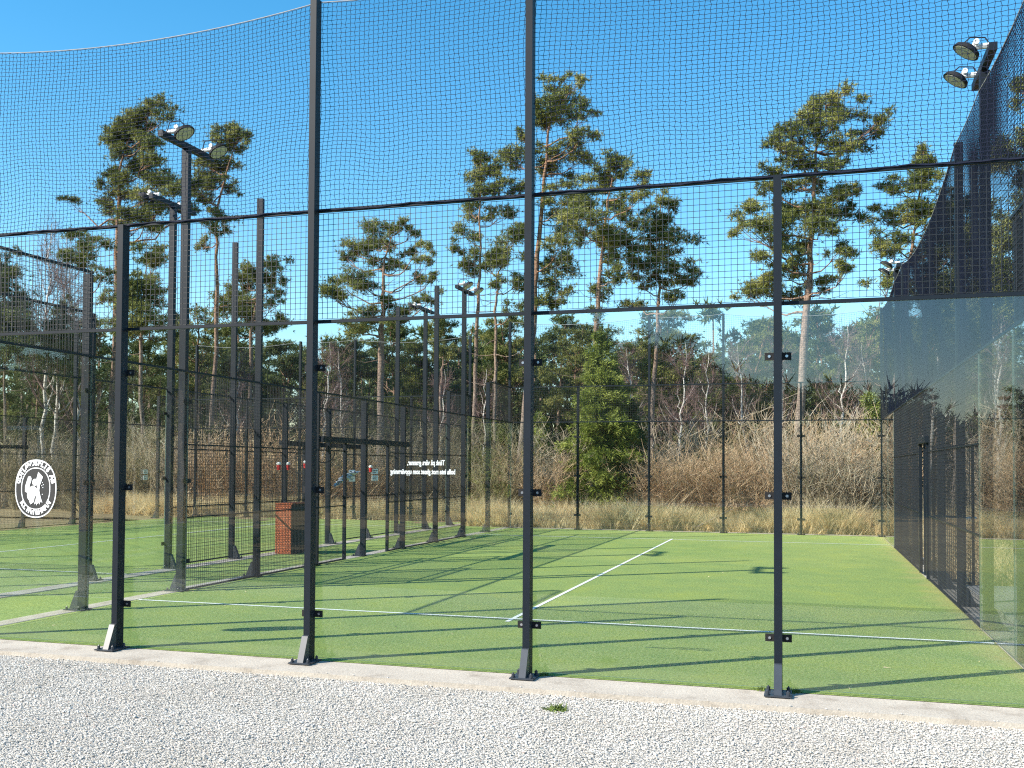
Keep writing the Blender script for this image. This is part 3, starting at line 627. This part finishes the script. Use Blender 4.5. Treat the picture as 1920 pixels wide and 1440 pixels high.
hero_pine('pointed pine with stepped boughs left of the fourth near post', crt(*z1, [(1110, 1900), (1140, 1440), (1145, 1200), (1150, 1000), (1162, 680)]), cr(*z1, [(1165, 690, 28, 26), (1190, 760, 50, 30), (1110, 780, 48, 26), (1160, 830, 68, 34), (1130, 890, 75, 32), (1230, 890, 48, 25), (1110, 960, 75, 25), (1210, 980, 95, 25), (1120, 1060, 85, 25), (1280, 1055, 60, 18), (1180, 1110, 85, 25), (1310, 1125, 78, 22), (1060, 1140, 55, 25), (1250, 1200, 70, 18), (1010, 1235, 60, 14)]), 30, .16)
hero_pine('large spreading pine behind the fourth near post', [(1490, 960)]+crt(*z2, [(480, 1500), (510, 1200), (520, 1000), (540, 700), (553, 450), (600, 220)]), cr(*z2, [(660, 185, 58, 30), (570, 230, 75, 44), (690, 260, 70, 40), (500, 290, 38, 25), (620, 320, 85, 34), (570, 370, 55, 32), (375, 345, 42, 22), (320, 400, 58, 26), (450, 380, 48, 30), (430, 480, 70, 20), (400, 440, 40, 16), (690, 400, 58, 26), (790, 400, 58, 24), (870, 350, 50, 32), (910, 310, 24, 22), (700, 460, 75, 24), (480, 530, 95, 28), (660, 540, 50, 16), (310, 590, 50, 20), (300, 670, 58, 20), (470, 640, 100, 34), (640, 720, 58, 34), (740, 680, 48, 24), (220, 790, 85, 32), (430, 790, 110, 36), (600, 800, 110, 40), (740, 790, 78, 28), (190, 880, 85, 28), (150, 890, 55, 20), (430, 880, 110, 38), (590, 890, 70, 30), (420, 960, 75, 38), (280, 1010, 75, 24), (400, 1050, 90, 44), (680, 1000, 65, 24), (720, 1100, 50, 20), (360, 1120, 100, 32), (260, 1200, 110, 34), (400, 1230, 95, 32), (620, 1190, 58, 30), (180, 1250, 60, 16)]), 27, .24, base=(1495, 965))
hero_pine('pine half hidden behind the right side net', crt(*z2, [(960, 1900), (1010, 1440), (1050, 1100), (1100, 800), (1128, 470)]), cr(*z2, [(1125, 470, 24, 26), (1110, 550, 38, 30), (1160, 520, 18, 18), (1150, 600, 38, 26), (1100, 640, 85, 32), (1010, 670, 58, 20), (940, 660, 60, 12), (1070, 730, 90, 34), (900, 810, 78, 32), (1020, 820, 90, 36), (1250, 730, 38, 26), (1170, 830, 90, 32), (1240, 850, 48, 25), (960, 940, 78, 26), (930, 1000, 68, 30), (880, 1180, 70, 34), (1200, 950, 58, 32), (1150, 1000, 58, 32), (1250, 1050, 60, 34), (1300, 960, 50, 30)]), 27.5, .17)
hero_pine('umbrella shaped pine between the second and third near posts', [(712, 960)]+crt(*z3, [(650, 1250), (660, 950), (668, 700), (678, 480), (740, 260)]), cr(*z3, [(830, 180, 45, 36), (640, 220, 105, 36), (750, 230, 75, 34), (920, 230, 38, 30), (520, 300, 105, 42), (660, 330, 85, 38), (430, 360, 105, 42), (1000, 345, 68, 30), (540, 380, 75, 30), (880, 390, 60, 22), (990, 450, 65, 28), (380, 430, 40, 24), (660, 510, 85, 40), (820, 500, 75, 32), (480, 590, 115, 40), (540, 640, 95, 30), (340, 640, 125, 34), (230, 680, 58, 34), (280, 740, 95, 30), (950, 590, 48, 32), (1050, 600, 55, 20), (1060, 740, 95, 26), (940, 800, 55, 24), (700, 790, 55, 30), (740, 850, 110, 46), (560, 860, 90, 45), (380, 920, 90, 34), (480, 960, 130, 38), (760, 940, 110, 38)]), 30, .22, base=(715, 965))
hero_pine('leafy pine standing behind the far floodlight and tall posts', crt(*z3, [(1130, 2300), (1130, 1500), (1140, 1200), (1160, 980)]), cr(*z3, [(1100, 960, 90, 34), (1170, 1000, 80, 34), (1120, 1060, 90, 40), (1200, 1070, 60, 30), (1170, 1150, 75, 40), (1080, 1180, 70, 40), (1200, 1230, 60, 40)]), 34, .16)
hero_pine('tall leaning pine at the left beside the first near post', [(200, 960)]+crt(*z4, [(645, 1300), (655, 1000), (665, 700), (690, 450), (760, 170)]), cr(*z4, [(870, 112, 85, 24), (910, 150, 55, 24), (770, 150, 65, 40), (720, 200, 65, 40), (810, 220, 75, 34), (660, 250, 55, 40), (620, 290, 45, 32), (720, 290, 90, 40), (820, 300, 55, 25), (800, 350, 110, 40), (860, 370, 48, 40), (680, 360, 55, 34), (640, 470, 48, 34), (790, 430, 100, 40), (840, 470, 55, 34), (700, 500, 55, 32), (610, 580, 58, 25), (740, 580, 110, 32), (900, 540, 85, 34), (590, 650, 58, 20), (395, 648, 48, 12), (820, 620, 90, 25), (640, 740, 55, 25), (780, 710, 95, 32), (1000, 590, 65, 25), (1070, 680, 45, 25), (900, 690, 65, 25), (780, 760, 85, 32), (880, 800, 75, 25)]), 30, .24, base=(200, 965))
hero_pine('tall bare stemmed pine right of the nearest floodlight', crt(*z4, [(1160, 2300), (1200, 1420), (1220, 1000), (1235, 700), (1290, 450), (1330, 280)]), cr(*z4, [(1310, 240, 58, 25), (1260, 280, 65, 34), (1340, 280, 48, 32), (1310, 340, 55, 34), (1180, 440, 85, 32), (1260, 450, 75, 34), (1150, 540, 85, 34), (1250, 540, 75, 32), (1100, 570, 55, 25), (1300, 580, 48, 25), (1130, 610, 65, 25), (1170, 640, 55, 18), (1270, 740, 48, 22), (1180, 790, 48, 22), (1290, 790, 38, 22), (1140, 880, 32, 26), (1220, 700, 38, 18)]), 34, .19)
hero_pine('round crowned pine left of the second near post', crt(*z4, [(1400, 2300), (1420, 1420), (1440, 1250), (1480, 1100), (1510, 1000)]), cr(*z4, [(1520, 980, 48, 26), (1560, 1040, 55, 34), (1440, 1050, 55, 34), (1390, 1110, 75, 40), (1560, 1130, 48, 34), (1500, 1100, 55, 30), (1340, 1150, 65, 34), (1290, 1230, 65, 34), (1400, 1220, 75, 40), (1550, 1210, 48, 32), (1380, 1300, 85, 34), (1560, 1330, 65, 46), (1480, 1370, 55, 34)]), 36, .18)
hero_pine('low dense pine behind the first near post', crt(*z4, [(790, 2300), (795, 1440), (800, 1200), (830, 1000)]), cr(*z4, [(850, 960, 85, 32), (860, 1030, 65, 40), (790, 1100, 95, 48), (780, 1200, 105, 48), (820, 1300, 105, 48), (900, 1180, 58, 34), (740, 1380, 95, 40), (870, 1400, 90, 40)]), 27, .17)
hero_pine('sparse pine crown left of the leaning pine', crt(*z4, [(470, 2300), (480, 1300), (470, 1000), (440, 900)]), cr(*z4, [(450, 880, 75, 32), (420, 960, 65, 34), (480, 990, 60, 30), (560, 880, 55, 25), (580, 1060, 50, 25), (600, 1180, 60, 30)]), 27, .12)
hero_pine('dark spruce at the left edge behind the mesh', crt(*z4, [(20, 2300), (20, 1440), (20, 955)]), cr(*z4, [(20, 990, 40, 40), (25, 1060, 60, 40), (40, 1130, 90, 40), (60, 1210, 110, 45), (50, 1300, 130, 48), (60, 1390, 140, 45), (40, 1480, 150, 50)]), 26.5, .14, name='spruce_tree', cat='spruce tree', m='needle2')
hero_pine('small dark pointed spruce between birches on the left', crt(*z4, [(335, 2300), (340, 1440), (342, 1220)]), cr(*z4, [(342, 1235, 18, 24), (340, 1290, 45, 26), (335, 1345, 75, 28), (330, 1400, 95, 30), (335, 1470, 110, 40), (335, 1560, 120, 50)]), 28, .1, name='spruce_tree', cat='spruce tree', m='needle2')
hero_pine('pine seen through the right side net at the right edge', [(1935, 900), (1935, 600), (1932, 300), (1930, 120)], [(1915, 165, 14, 18), (1890, 270, 28, 12), (1875, 310, 36, 16), (1915, 340, 20, 14), (1905, 400, 22, 16), (1880, 430, 40, 14), (1850, 480, 45, 18), (1890, 520, 45, 18), (1860, 570, 50, 24), (1910, 620, 40, 24), (1950, 230, 30, 20), (1960, 400, 40, 30)], 25, .2)
hero_pine('pine behind the net right of the fourth near post', [(1790, 900), (1800, 650), (1810, 450), (1815, 380)], [(1815, 400, 34, 18), (1780, 440, 38, 18), (1830, 470, 40, 20), (1770, 510, 42, 20), (1810, 550, 50, 22), (1760, 600, 46, 24), (1830, 640, 40, 26), (1720, 560, 36, 20)], 29, .17)

# conifer with drooping bright boughs
def conifer(name, label, loc, h, rb, m, ntw=2600, cat='spruce tree', lean=0):
    t = thing(name, label, cat, loc); nb = max(26, int(h*13)); per = max(8, ntw//nb); CC, SG, DD = [], [], []
    for i in range(nb):
        z0 = h*(i+.5)/nb*.97+.1; L = rb*(1-z0/h)**.85*rng.uniform(.45, 1.25)+.12; a = i*2.4+rng.normal(0, .5); e = np.array([math.cos(a), math.sin(a), 0])
        tip = np.array([lean*z0, 0, z0])+e*L+np.array([0, 0, -.18*L+rng.normal(0, .12)]); st_ = np.array([lean*z0, 0, z0+.12]); f = rng.random(per)**.65
        c = st_+(tip-st_)*f[:, None]; w_ = .05+.24*L*(1-.55*f); c = c+rng.normal(0, 1, (per, 3))*w_[:, None]*np.array([.8, .8, .42]); c[:, 2] -= .1*f*L; c[:, 2] = np.maximum(c[:, 2], .03)
        CC.append(c); SG.append((st_, tip)); DD.append(np.repeat(e[None]*.9+np.array([[0, 0, .05]]), per, 0))
    C = np.concatenate(CC); E_ = np.concatenate(DD); m_ = 9
    B = np.repeat(C, m_, 0)+rng.normal(0, .04, (len(C)*m_, 3)); d = np.repeat(E_, m_, 0)+rng.normal(0, .75, (len(C)*m_, 3)); d *= .15/np.linalg.norm(d, axis=1, keepdims=True)
    V, F = join(tube([(0, 0, 0), (lean*h*.5, 0, h*.5), (lean*h, 0, h)], [.1, .06, .015], 8), segs([a_ for a_, b_ in SG], [b_ for a_, b_ in SG], .02, .006, 4))
    obj('trunk', npmesh('trunk', V, F, M['bark']), t); obj('crown', npmesh('crown', *blades(B, d, .03), M[m]), t); return t
def gx(u, Y, z=0): d = ray(u, 960); return float((CP+(Y-CP[1])/d[1]*d)[0])
conifer('juniper_tree', 'bright green bushy juniper just behind the far glass', (gx(1128, 24), 24, 0), 5.9, 1.75, 'spruce', 9000, 'juniper', .0)
conifer('juniper_tree', 'low green juniper leaning against the right of the taller one', (gx(1180, 25.2), 25.2, 0), 3.9, 1.1, 'needle2', 2400, 'juniper')
conifer('juniper_tree', 'small green juniper left of the third near post bottom', (gx(1010, 27), 27, 0), 3.6, .8, 'spruce', 1500, 'juniper')
conifer('juniper_tree', 'yellow green juniper at the right by the far corner post', (gx(1635, 26), 26, 0), 4.0, .7, 'spruce', 1800, 'juniper')
conifer('juniper_tree', 'green juniper behind the far fence near the umbrella shaped pine', (gx(770, 29), 29, 0), 3.3, 1.2, 'needle2', 1800, 'juniper')

# generic pines for the middle distance (copies share meshes)
def generic_pine(seed, h=12, m='needle', low=.38):
    global rng
    keep = rng; rng = np.random.default_rng(seed); ts = np.linspace(0, 1, 14); bend = rng.normal(0, .5, 2)
    TS = np.stack([bend[0]*ts**2+rng.normal(0, .05, 14), bend[1]*ts**2+rng.normal(0, .05, 14), ts*h], -1); parts = [tube(TS, .17*(1-ts*.85), 8)]; C, RX, RY, RZ = [], [], [], []
    for j in range(42):
        f = rng.uniform(low, 1.0); z = f*h; reach = 2.1*math.sin(min(1, (1-f)/(1-low)*.9+.18)*math.pi*.62)*rng.uniform(.35, 1.1); a = rng.uniform(0, 6.283)
        att = TS[min(13, max(0, int(f*13-.8)))]; c = np.array([att[0]+reach*math.cos(a), att[1]+reach*math.sin(a), z]); parts.append(poly(branch_curve(att, c, 5), np.linspace(.045, .01, 5), 4))
        for q in range(3):
            C.append(c+rng.normal(0, .28, 3)*np.array([1.3, 1.3, .5])); s = rng.uniform(.32, .62); RX.append(s); RY.append(s); RZ.append(s*.5)
    for j in range(16):
        z = rng.uniform(.1, low+.1); att = TS[int(z*13)]; parts.append(poly(branch_curve(att, att+np.array([rng.normal(0, .8), rng.normal(0, .8), rng.uniform(-.3, .3)]), 4), np.linspace(.011, .004, 4), 3))
    P, D = pads_to_blades(np.array(C), RX, RY, RZ, 34, .18, .04); V, F = join(*parts)
    r = (npmesh('trunk', V, F, M['bark'], True), npmesh('crown', *blades(P, D, .04), M[m])); rng = keep; return r
variants = [generic_pine(11), generic_pine(12, m='needle2'), generic_pine(13, low=.3), generic_pine(14, m='needle2', low=.25), generic_pine(15, low=.5)]
mids = [(-15, 640, 34, 0), (62, 655, 40, 1), (120, 640, 44, 2), (172, 600, 38, 3), (262, 640, 36, 1), (322, 600, 44, 0), (372, 575, 40, 2), (432, 640, 36, 3), (455, 560, 50, 4), (528, 640, 42, 1), (572, 655, 48, 0),
        (628, 600, 46, 2), (668, 640, 40, 3), (742, 610, 44, 1), (792, 640, 38, 0), (838, 600, 52, 2), (882, 650, 42, 3), (925, 615, 48, 1), (962, 600, 40, 4), (1042, 590, 44, 3), (1078, 625, 38, 0), (1100, 610, 55, 2),
        (1185, 640, 42, 1), (1232, 600, 38, 2), (1262, 585, 34, 4), (1305, 690, 48, 0), (1352, 660, 44, 3), (1388, 590, 36, 2), (1432, 600, 46, 1), (1462, 630, 38, 0), (1552, 585, 42, 3), (1592, 570, 36, 2), (1622, 610, 46, 1), (1652, 580, 40, 0), (1702, 600, 44, 3),
        (1752, 620, 38, 1), (1792, 560, 46, 2), (1842, 600, 40, 0), (1882, 570, 36, 3), (1935, 600, 42, 1), (1985, 540, 40, 2)]
marks = [(150, 'left of the first near post'), (215, 'just left of the first near post'), (300, 'right of the first near post'), (350, 'behind the nearest floodlight pole'), (420, 'between the floodlight pole and the tall posts'), (500, 'behind the two tall left posts'), (575, 'just left of the second near post'),
         (650, 'just right of the second near post'), (720, 'below the umbrella shaped pine'), (810, 'behind the left gate opening'), (900, 'behind the far left floodlight'), (980, 'just left of the third near post'), (1060, 'just right of the third near post'),
         (1150, 'behind the bright juniper'), (1225, 'left of the first tall far post'), (1290, 'between the tall far posts, to the left'), (1360, 'between the tall far posts, to the right'), (1455, 'just left of the fourth near post'), (1530, 'just right of the fourth near post'), (1600, 'left of the far right corner'), (1670, 'at the far right corner'), (1780, 'behind the right side mesh'), (1870, 'behind the right side glass'), (9999, 'at the right edge')]
def where(u): return next(m for x, m in marks if u < x)
seen = {}
def uniq(s, alts):
    k = seen.get(s, 0); seen[s] = k+1
    return s if k == 0 else s+', '+alts[min(k-1, len(alts)-1)]
ALT = ['farther back', 'the faintest behind it', 'the smallest there']
kinds = ['rounded green forest pine', 'dark green forest pine', 'full low boughed forest pine', 'dark low boughed forest pine', 'bare stemmed high crowned forest pine']
for u, v, Y, k in mids:
    top = ony(u, v, Y); s = float(top[2])/12; t = thing('pine_tree', uniq(kinds[k]+' '+where(u), ALT), 'pine tree', (gx(u, Y), Y, -.05), rng.uniform(0, 6.28), 'pines of the forest behind the courts'); t.scale = (s*1.05, s*1.05, s)
    obj('trunk', variants[k][0], t); obj('crown', variants[k][1], t)
# trees behind the camera, seen only in the glass
for (x, y, s, k) in ((-16, -19, .95, 3), (-12, -22, 1.05, 1), (-20, -15, .9, 2), (-24, -20, 1.1, 3), (-7, -25, .9, 0), (-1, -30, .8, 2), (-29, -14, 1, 1), (5, -36, .75, 3), (13, -40, .7, 0), (22, -38, .75, 1), (30, -34, .8, 2), (-18, -26, 1.1, 3), (-3, -38, .9, 1), (-30, -24, 1.2, 3), (38, -28, .8, 3), (9, -44, .8, 1), (18, -46, .8, 2), (27, -44, .9, 0)):
    t = thing('pine_tree', 'pine behind the photographer, mirrored faintly in the near glass', 'pine tree', (x, y, -.05), x, 'pines mirrored in the glass'); s = s if x < -6 else s*.62; t.scale = (s*1.2, s*1.2, s)
    obj('trunk', variants[k][0], t); obj('crown', variants[k][1], t)
sd = thing('shed', 'low brown boarded shed mirrored in the left near pane', 'shed', (-12.2, -13.7, 0), R(6))
obj('wall', bmesh_box('wall', [(-5, 5, -1.5, 1.5, 0, 2.6)], M['shed']), sd); obj('roof', bmesh_box('roof', [(-5.2, 5.2, -1.7, 1.7, 2.602, 2.75)], M['roof']), sd)
for x in (-3.2, -.4): obj('door', bmesh_box('door', [(x, x+.95, 1.502, 1.54, .05, 2.1)], M['metal2']), sd)
obj('downpipe', bmesh_box('downpipe', [(3.1, 3.2, 1.56, 1.64, .1, 2.5), (2.3, 3.3, 1.702, 1.78, 2.55, 2.64)], M['white']), sd)

# bare birches
def birch(seed, h=8, lean=.06):
    global rng
    keep = rng; rng = np.random.default_rng(seed); ts = np.linspace(0, 1, 16); TS = np.stack([lean*h*ts**1.5+rng.normal(0, .05, 16), rng.normal(0, .05, 16), ts*h], -1)
    main = [tube(TS, .09*(1-ts*.9), 8)]; tw = []
    for j in range(30):
        f = rng.uniform(.3, .97); k = int(f*15); a = rng.uniform(0, 6.283); L = (1-f)*2.6+.5; att = TS[k]; e = att+np.array([math.cos(a)*L*.55, math.sin(a)*L*.55, L*.8]); bc = branch_curve(att, e, 6, .08); (main if j < 9 else tw).append(poly(bc, np.linspace(.03*(1.1-f)+.008, .005, 6), 4))
        for q in range(16):
            s = bc[rng.integers(1, 6)]; e2 = s+rng.normal(0, .28, 3)+np.array([math.cos(a)*.2, math.sin(a)*.2, .3]); b2 = branch_curve(s, e2, 4, -.05); tw.append(poly(b2, np.linspace(.006, .0025, 4), 3))
            tw.append(segs(b2[1:3], b2[1:3]+rng.normal(0, .16, (2, 3))+np.array([0, 0, .08]), .003, .002, 3))
    r = (npmesh('trunk', *join(*main), M['birch'], True), npmesh('twigs', *join(*tw), M['birchtwig'])); rng = keep; return r
bv = [birch(31), birch(32, lean=-.07), birch(33, lean=.02)]
for u, v, Y, k, lb in ((1268, 640, 27, 0, 'white stemmed bare birch right of the first tall far post'), (1322, 655, 28, 2, 'bare birch in the gap between the two tall far posts'), (1404, 640, 29, 1, 'pale bare birch right of the second tall far post'), (1195, 650, 29, 1, 'thin bare birch between the juniper and the tall far post'),
                      (78, 415, 30, 2, 'tall thin bare birch at the far left'), (97, 440, 31, 0, 'tall thin bare birch just right of the leftmost one'), (148, 500, 29, 1, 'bare birch left of the leaning pine'), (600, 640, 29, 0, 'bare birch behind the second near post'), (648, 650, 31, 1, 'bare birch right of the second near post'), (440, 660, 31, 2, 'bare birch behind the tall left posts'),
                      (818, 690, 28, 0, 'crooked bare birch behind the far left floodlight'), (905, 690, 30, 2, 'thin bare birch left of the third near post'), (1570, 600, 32, 0, 'bare birch right of the fourth near post'), (1640, 640, 33, 1, 'bare birch by the far right corner'), (1870, 600, 20, 2, 'bare birch behind the right side glass'), (1740, 560, 30, 0, 'bare birch behind the right side mesh'), (1480, 640, 31, 1, 'bare birch beside the large spreading pine')):
    s = float(ony(u, v, Y)[2])/8; t = thing('birch_tree', lb, 'birch', (gx(u, Y)-.0, Y, -.05), rng.uniform(-.5, .5), 'bare birches'); t.scale = (min(1.2, s), min(1.2, s), s)
    obj('trunk', bv[k][0], t); obj('twigs', bv[k][1], t)

# bare bushes
def bush(seed, m, h=2.6, n=95, spread=.9):
    global rng
    keep = rng; rng = np.random.default_rng(seed); P = []
    for j in range(n):
        a = rng.uniform(0, 6.283); r0 = rng.uniform(0, .35); L = h*rng.uniform(.5, 1.05); o_ = np.array([r0*math.cos(a), r0*math.sin(a), 0]); e = o_+np.array([math.cos(a)*spread*L*.55*rng.uniform(.2, 1), math.sin(a)*spread*L*.55*rng.uniform(.2, 1), L*.92])
        bc = branch_curve(o_, e, 6, -.06, .06); P.append(poly(bc, np.linspace(.010, .003, 6), 3))
        for q in range(8):
            s = bc[rng.integers(2, 6)]; d = rng.normal(0, .22, 3); d[2] = abs(d[2])+.12; b2 = branch_curve(s, s+d*rng.uniform(.7, 1.6), 3, 0, .1); P.append(poly(b2, np.linspace(.0045, .002, 3), 3))
    r = npmesh('twigs', *join(*P), M[m]); rng = keep; return r
bb = [bush(41, 'twig_red'), bush(42, 'twig_red', 2.3, 110, 1.1), bush(43, 'twig_grey', 2.9), bush(44, 'twig_tan', 2.6, 80, .7)]
bn = ['reddish brown bare bush', 'low rusty bare bush', 'tall grey brown bare bush', 'straw coloured bare bush']
for u, Y, k, s in ((1225, 23.5, 0, 1), (1262, 22.6, 1, 1), (1300, 23.4, 1, 1.1), (1338, 22.5, 0, .95), (1375, 23.2, 1, 1.1), (1412, 22.4, 0, .9), (1440, 24, 1, 1.25), (1488, 23, 2, 1.2), (1532, 22.4, 2, 1.25), (1566, 23.5, 0, 1.2), (1600, 22.6, 2, 1.1), (1640, 23.4, 0, 1.2), (1028, 23.3, 0, 1.0), (1060, 24.5, 2, 1.1), (1005, 25, 1, 1.3), (960, 24.5, 3, 1.1), (930, 23.5, 3, 1.1), (898, 24.5, 2, 1.1), (1540, 25.5, 2, 1.45), (1620, 26, 0, 1.5), (1255, 26, 2, 1.2), (1350, 26, 3, 1.3), (1200, 25.5, 2, 1.1), (1475, 26, 0, 1.3),
                  (860, 25.5, 3, 1.2), (820, 25.8, 2, 1.2), (775, 25.2, 3, 1.2), (730, 25.8, 2, 1.25), (690, 25, 1, 1.2), (650, 25.6, 3, 1.25), (605, 25, 1, 1.2), (560, 25.5, 0, 1.3), (515, 25, 1, 1.2), (465, 25.5, 1, 1.35), (420, 25, 0, 1.3), (375, 25.6, 1, 1.2), (330, 25, 2, 1.3), (285, 25.5, 3, 1.3), (240, 25, 3, 1.2), (190, 25.5, 2, 1.2), (140, 25, 3, 1.2), (90, 25.6, 2, 1.2), (40, 25, 3, 1.2), (-10, 25.5, 2, 1.2)):
    t = thing('bare_bush', uniq(bn[k]+' '+where(u), ['farther back', 'just beside it', 'the last one there']), 'bush', (gx(u, Y), Y, -.04), rng.uniform(0, 6.28), 'bare bushes behind the far fences'); t.scale = (s*1.15, s*1.15, s*(.72+.3*abs(math.sin(u*.031))))
    obj('twigs', bb[k], t)
for x, y, k, s, lb in ((13.9, 6, 0, .9, 'reddish bush beyond the deck, nearest to the side glass'), (13.6, 9.5, 2, .9, 'grey brown bush beyond the deck behind the side mesh'), (12.6, 12, 0, .9, 'reddish bush beyond the deck by the open gate'), (12.2, 15.5, 2, 1, 'grey brown bush near the far right corner beyond the side fence'), (14.6, 3.5, 3, .8, 'straw coloured bush right of the deck'), (12.8, 18.5, 0, 1, 'reddish bush outside the far right corner'), (15, 13, 2, 1.3, 'tall grey brown bush beyond the side mesh'), (16, 8, 0, 1.3, 'tall reddish bush far beyond the deck')):
    t = thing('bare_bush', lb, 'bush', (x, y, -.06), x, 'bare bushes beside the deck'); t.scale = (s, s, s); obj('twigs', bb[k], t)
conifer('juniper_tree', 'dark juniper beyond the deck behind the side glass', (15.5, 10.5, 0), 4.6, 1.3, 'needle2', 2200, 'juniper')

# thicket of upright saplings, dry grass, deep wood
def thicket():
    n = 1700; u = rng.uniform(-60, 2020, n); Y = rng.uniform(25, 38, n); x = np.array([gx(a, b) for a, b in zip(u, Y)]); h = rng.uniform(.9, 2.6, n)*(1+.55*np.sin(u*.021)*np.sin(u*.0073+1)); A = np.stack([x, Y, np.full(n, -.05)], -1)
    l = rng.normal(0, .07, (n, 2)); V = []
    mid = A+np.stack([l[:, 0]*h*.5, l[:, 1]*h*.5, h*.5], -1); top = A+np.stack([l[:, 0]*h*1.3, l[:, 1]*h*1.3, h], -1)
    V.append(segs(A, mid, .014, .009, 3)); V.append(segs(mid, top, .009, .003, 3))
    for q in range(5):
        f = rng.uniform(.3, .95, n)[:, None]; s = A+(top-A)*f; e = s+rng.normal(0, .25, (n, 3))+np.array([0, 0, .22]); V.append(segs(s, e, .006, .002, 3))
    return join(*V)
tag(obj('sapling_thicket', npmesh('sapling_thicket', *thicket(), M['sapling'])), 'tangle of thin bare saplings at the foot of the forest', 'thicket', kind='stuff')
def grass_patch(n, xf, yf, h0, h1, nb=9):
    x, y = xf(n), yf(n); keep = rng.random(n) < (.35+.65*(np.sin(x*2.1+y*1.7)*np.cos(y*2.9-x*.8) > -.2)); x, y = x[keep], y[keep]; n = len(x); hh = rng.uniform(h0, h1, n)*(1+.3*np.sin(x*1.3)*np.sin(y*2))
    P = np.repeat(np.stack([x, y, np.full(n, -.05)], -1), nb, 0); P[:, :2] += rng.normal(0, .05, (n*nb, 2)); H = np.repeat(hh, nb)*rng.uniform(.5, 1.1, n*nb)
    ln = np.repeat(rng.normal(0, .3, (n, 2)), nb, 0)+rng.normal(0, .3, (n*nb, 2)); D = np.stack([ln[:, 0]*H, ln[:, 1]*H, H*.85], -1); return P, D
Pa, Da = grass_patch(22000, lambda n: rng.uniform(-1.5, 16, n), lambda n: 20.75+rng.random(n)**1.3*4.6, .35, 1.0)
Pb, Db = grass_patch(13000, lambda n: rng.uniform(-17, -1.2, n), lambda n: 23.1+rng.random(n)**1.3*3.5, .35, .95)
Pc, Dc = grass_patch(7000, lambda n: rng.uniform(10.55, 19, n), lambda n: rng.uniform(8.6, 21, n), .18, .5)
Pd, Dd = grass_patch(4000, lambda n: rng.uniform(13.5, 19, n), lambda n: rng.uniform(0, 9, n), .18, .5)
tag(obj('dry_grass', npmesh('dry_grass', *blades(np.concatenate([Pa, Pb, Pc, Pd]), np.concatenate([Da, Db, Dc, Dd]), .022), M['straw'])), 'pale dry grass along the far and right fences', 'grass', kind='stuff')
def deepwood(back=False):
    n = 640; u = rng.uniform(-1100, 3300, n); Y = rng.uniform(46, 72, n); x = np.array([gx(a, b) for a, b in zip(u, Y)]); hs_ = rng.uniform(6.5, 10.5, n)
    if back:
        n = 760; x = rng.uniform(-70, 62, n); Y = -rng.uniform(40, 58, n); hs_ = np.interp(x, [-30, -10, 0, 8, 16], [12, 10, 7.2, 4.8, 3.2])*rng.uniform(.7, 1.15, n)
        k = x < -32; Y[k] = -rng.uniform(0, 55, k.sum())
    V = segs(np.stack([x, Y, np.zeros(n)], -1), np.stack([x+rng.normal(0, .4, n), Y, hs_], -1), .15, .04, 4)
    C = []
    for i in range(n):
        k = 13; C.append(np.stack([x[i]+rng.normal(0, .95, k), Y[i]+rng.normal(0, .95, k), hs_[i]*rng.uniform(.06, 1.0, k)], -1))
    C = np.concatenate(C); r = rng.uniform(.5, .95, len(C))*(1.7 if back else 1); P, D = pads_to_blades(C, r, r, r*.6, 3.5 if back else 7, .8 if back else .42, .22 if back else .1); return V, blades(P, D, .11)
tv, cv = deepwood()
tag(obj('deep_wood', npmesh('deep_wood', cv[0], cv[1], M['needle2'])), 'dense far wood closing the view behind the pines', 'wood', kind='stuff')
tb, cb = deepwood(True)
tag(obj('wood_behind', npmesh('wood_behind', cb[0], cb[1], M['needle2'])), 'wood behind the photographer mirrored in the glass', 'wood', kind='stuff')
tag(obj('deep_wood_trunks', npmesh('deep_wood_trunks', *tv, M['bark'])), 'pale distant trunks in the far wood', 'wood', kind='stuff')

nf = 70; Pf = np.stack([rng.uniform(.1, 9.9, nf), rng.beta(1, 2, nf)*18+.2, np.full(nf, .006)], -1); Df = rng.normal(0, .03, (nf, 3)); Df[:, 2] = .006
tag(obj('litter', npmesh('litter', *blades(Pf, Df, .012), M['straw'])), 'pale dry needles and leaf bits scattered on the turf', 'litter', kind='stuff')

if 0: print('tris', sum(len(o.data.polygons) for o in scn.objects if o.type == 'MESH'))
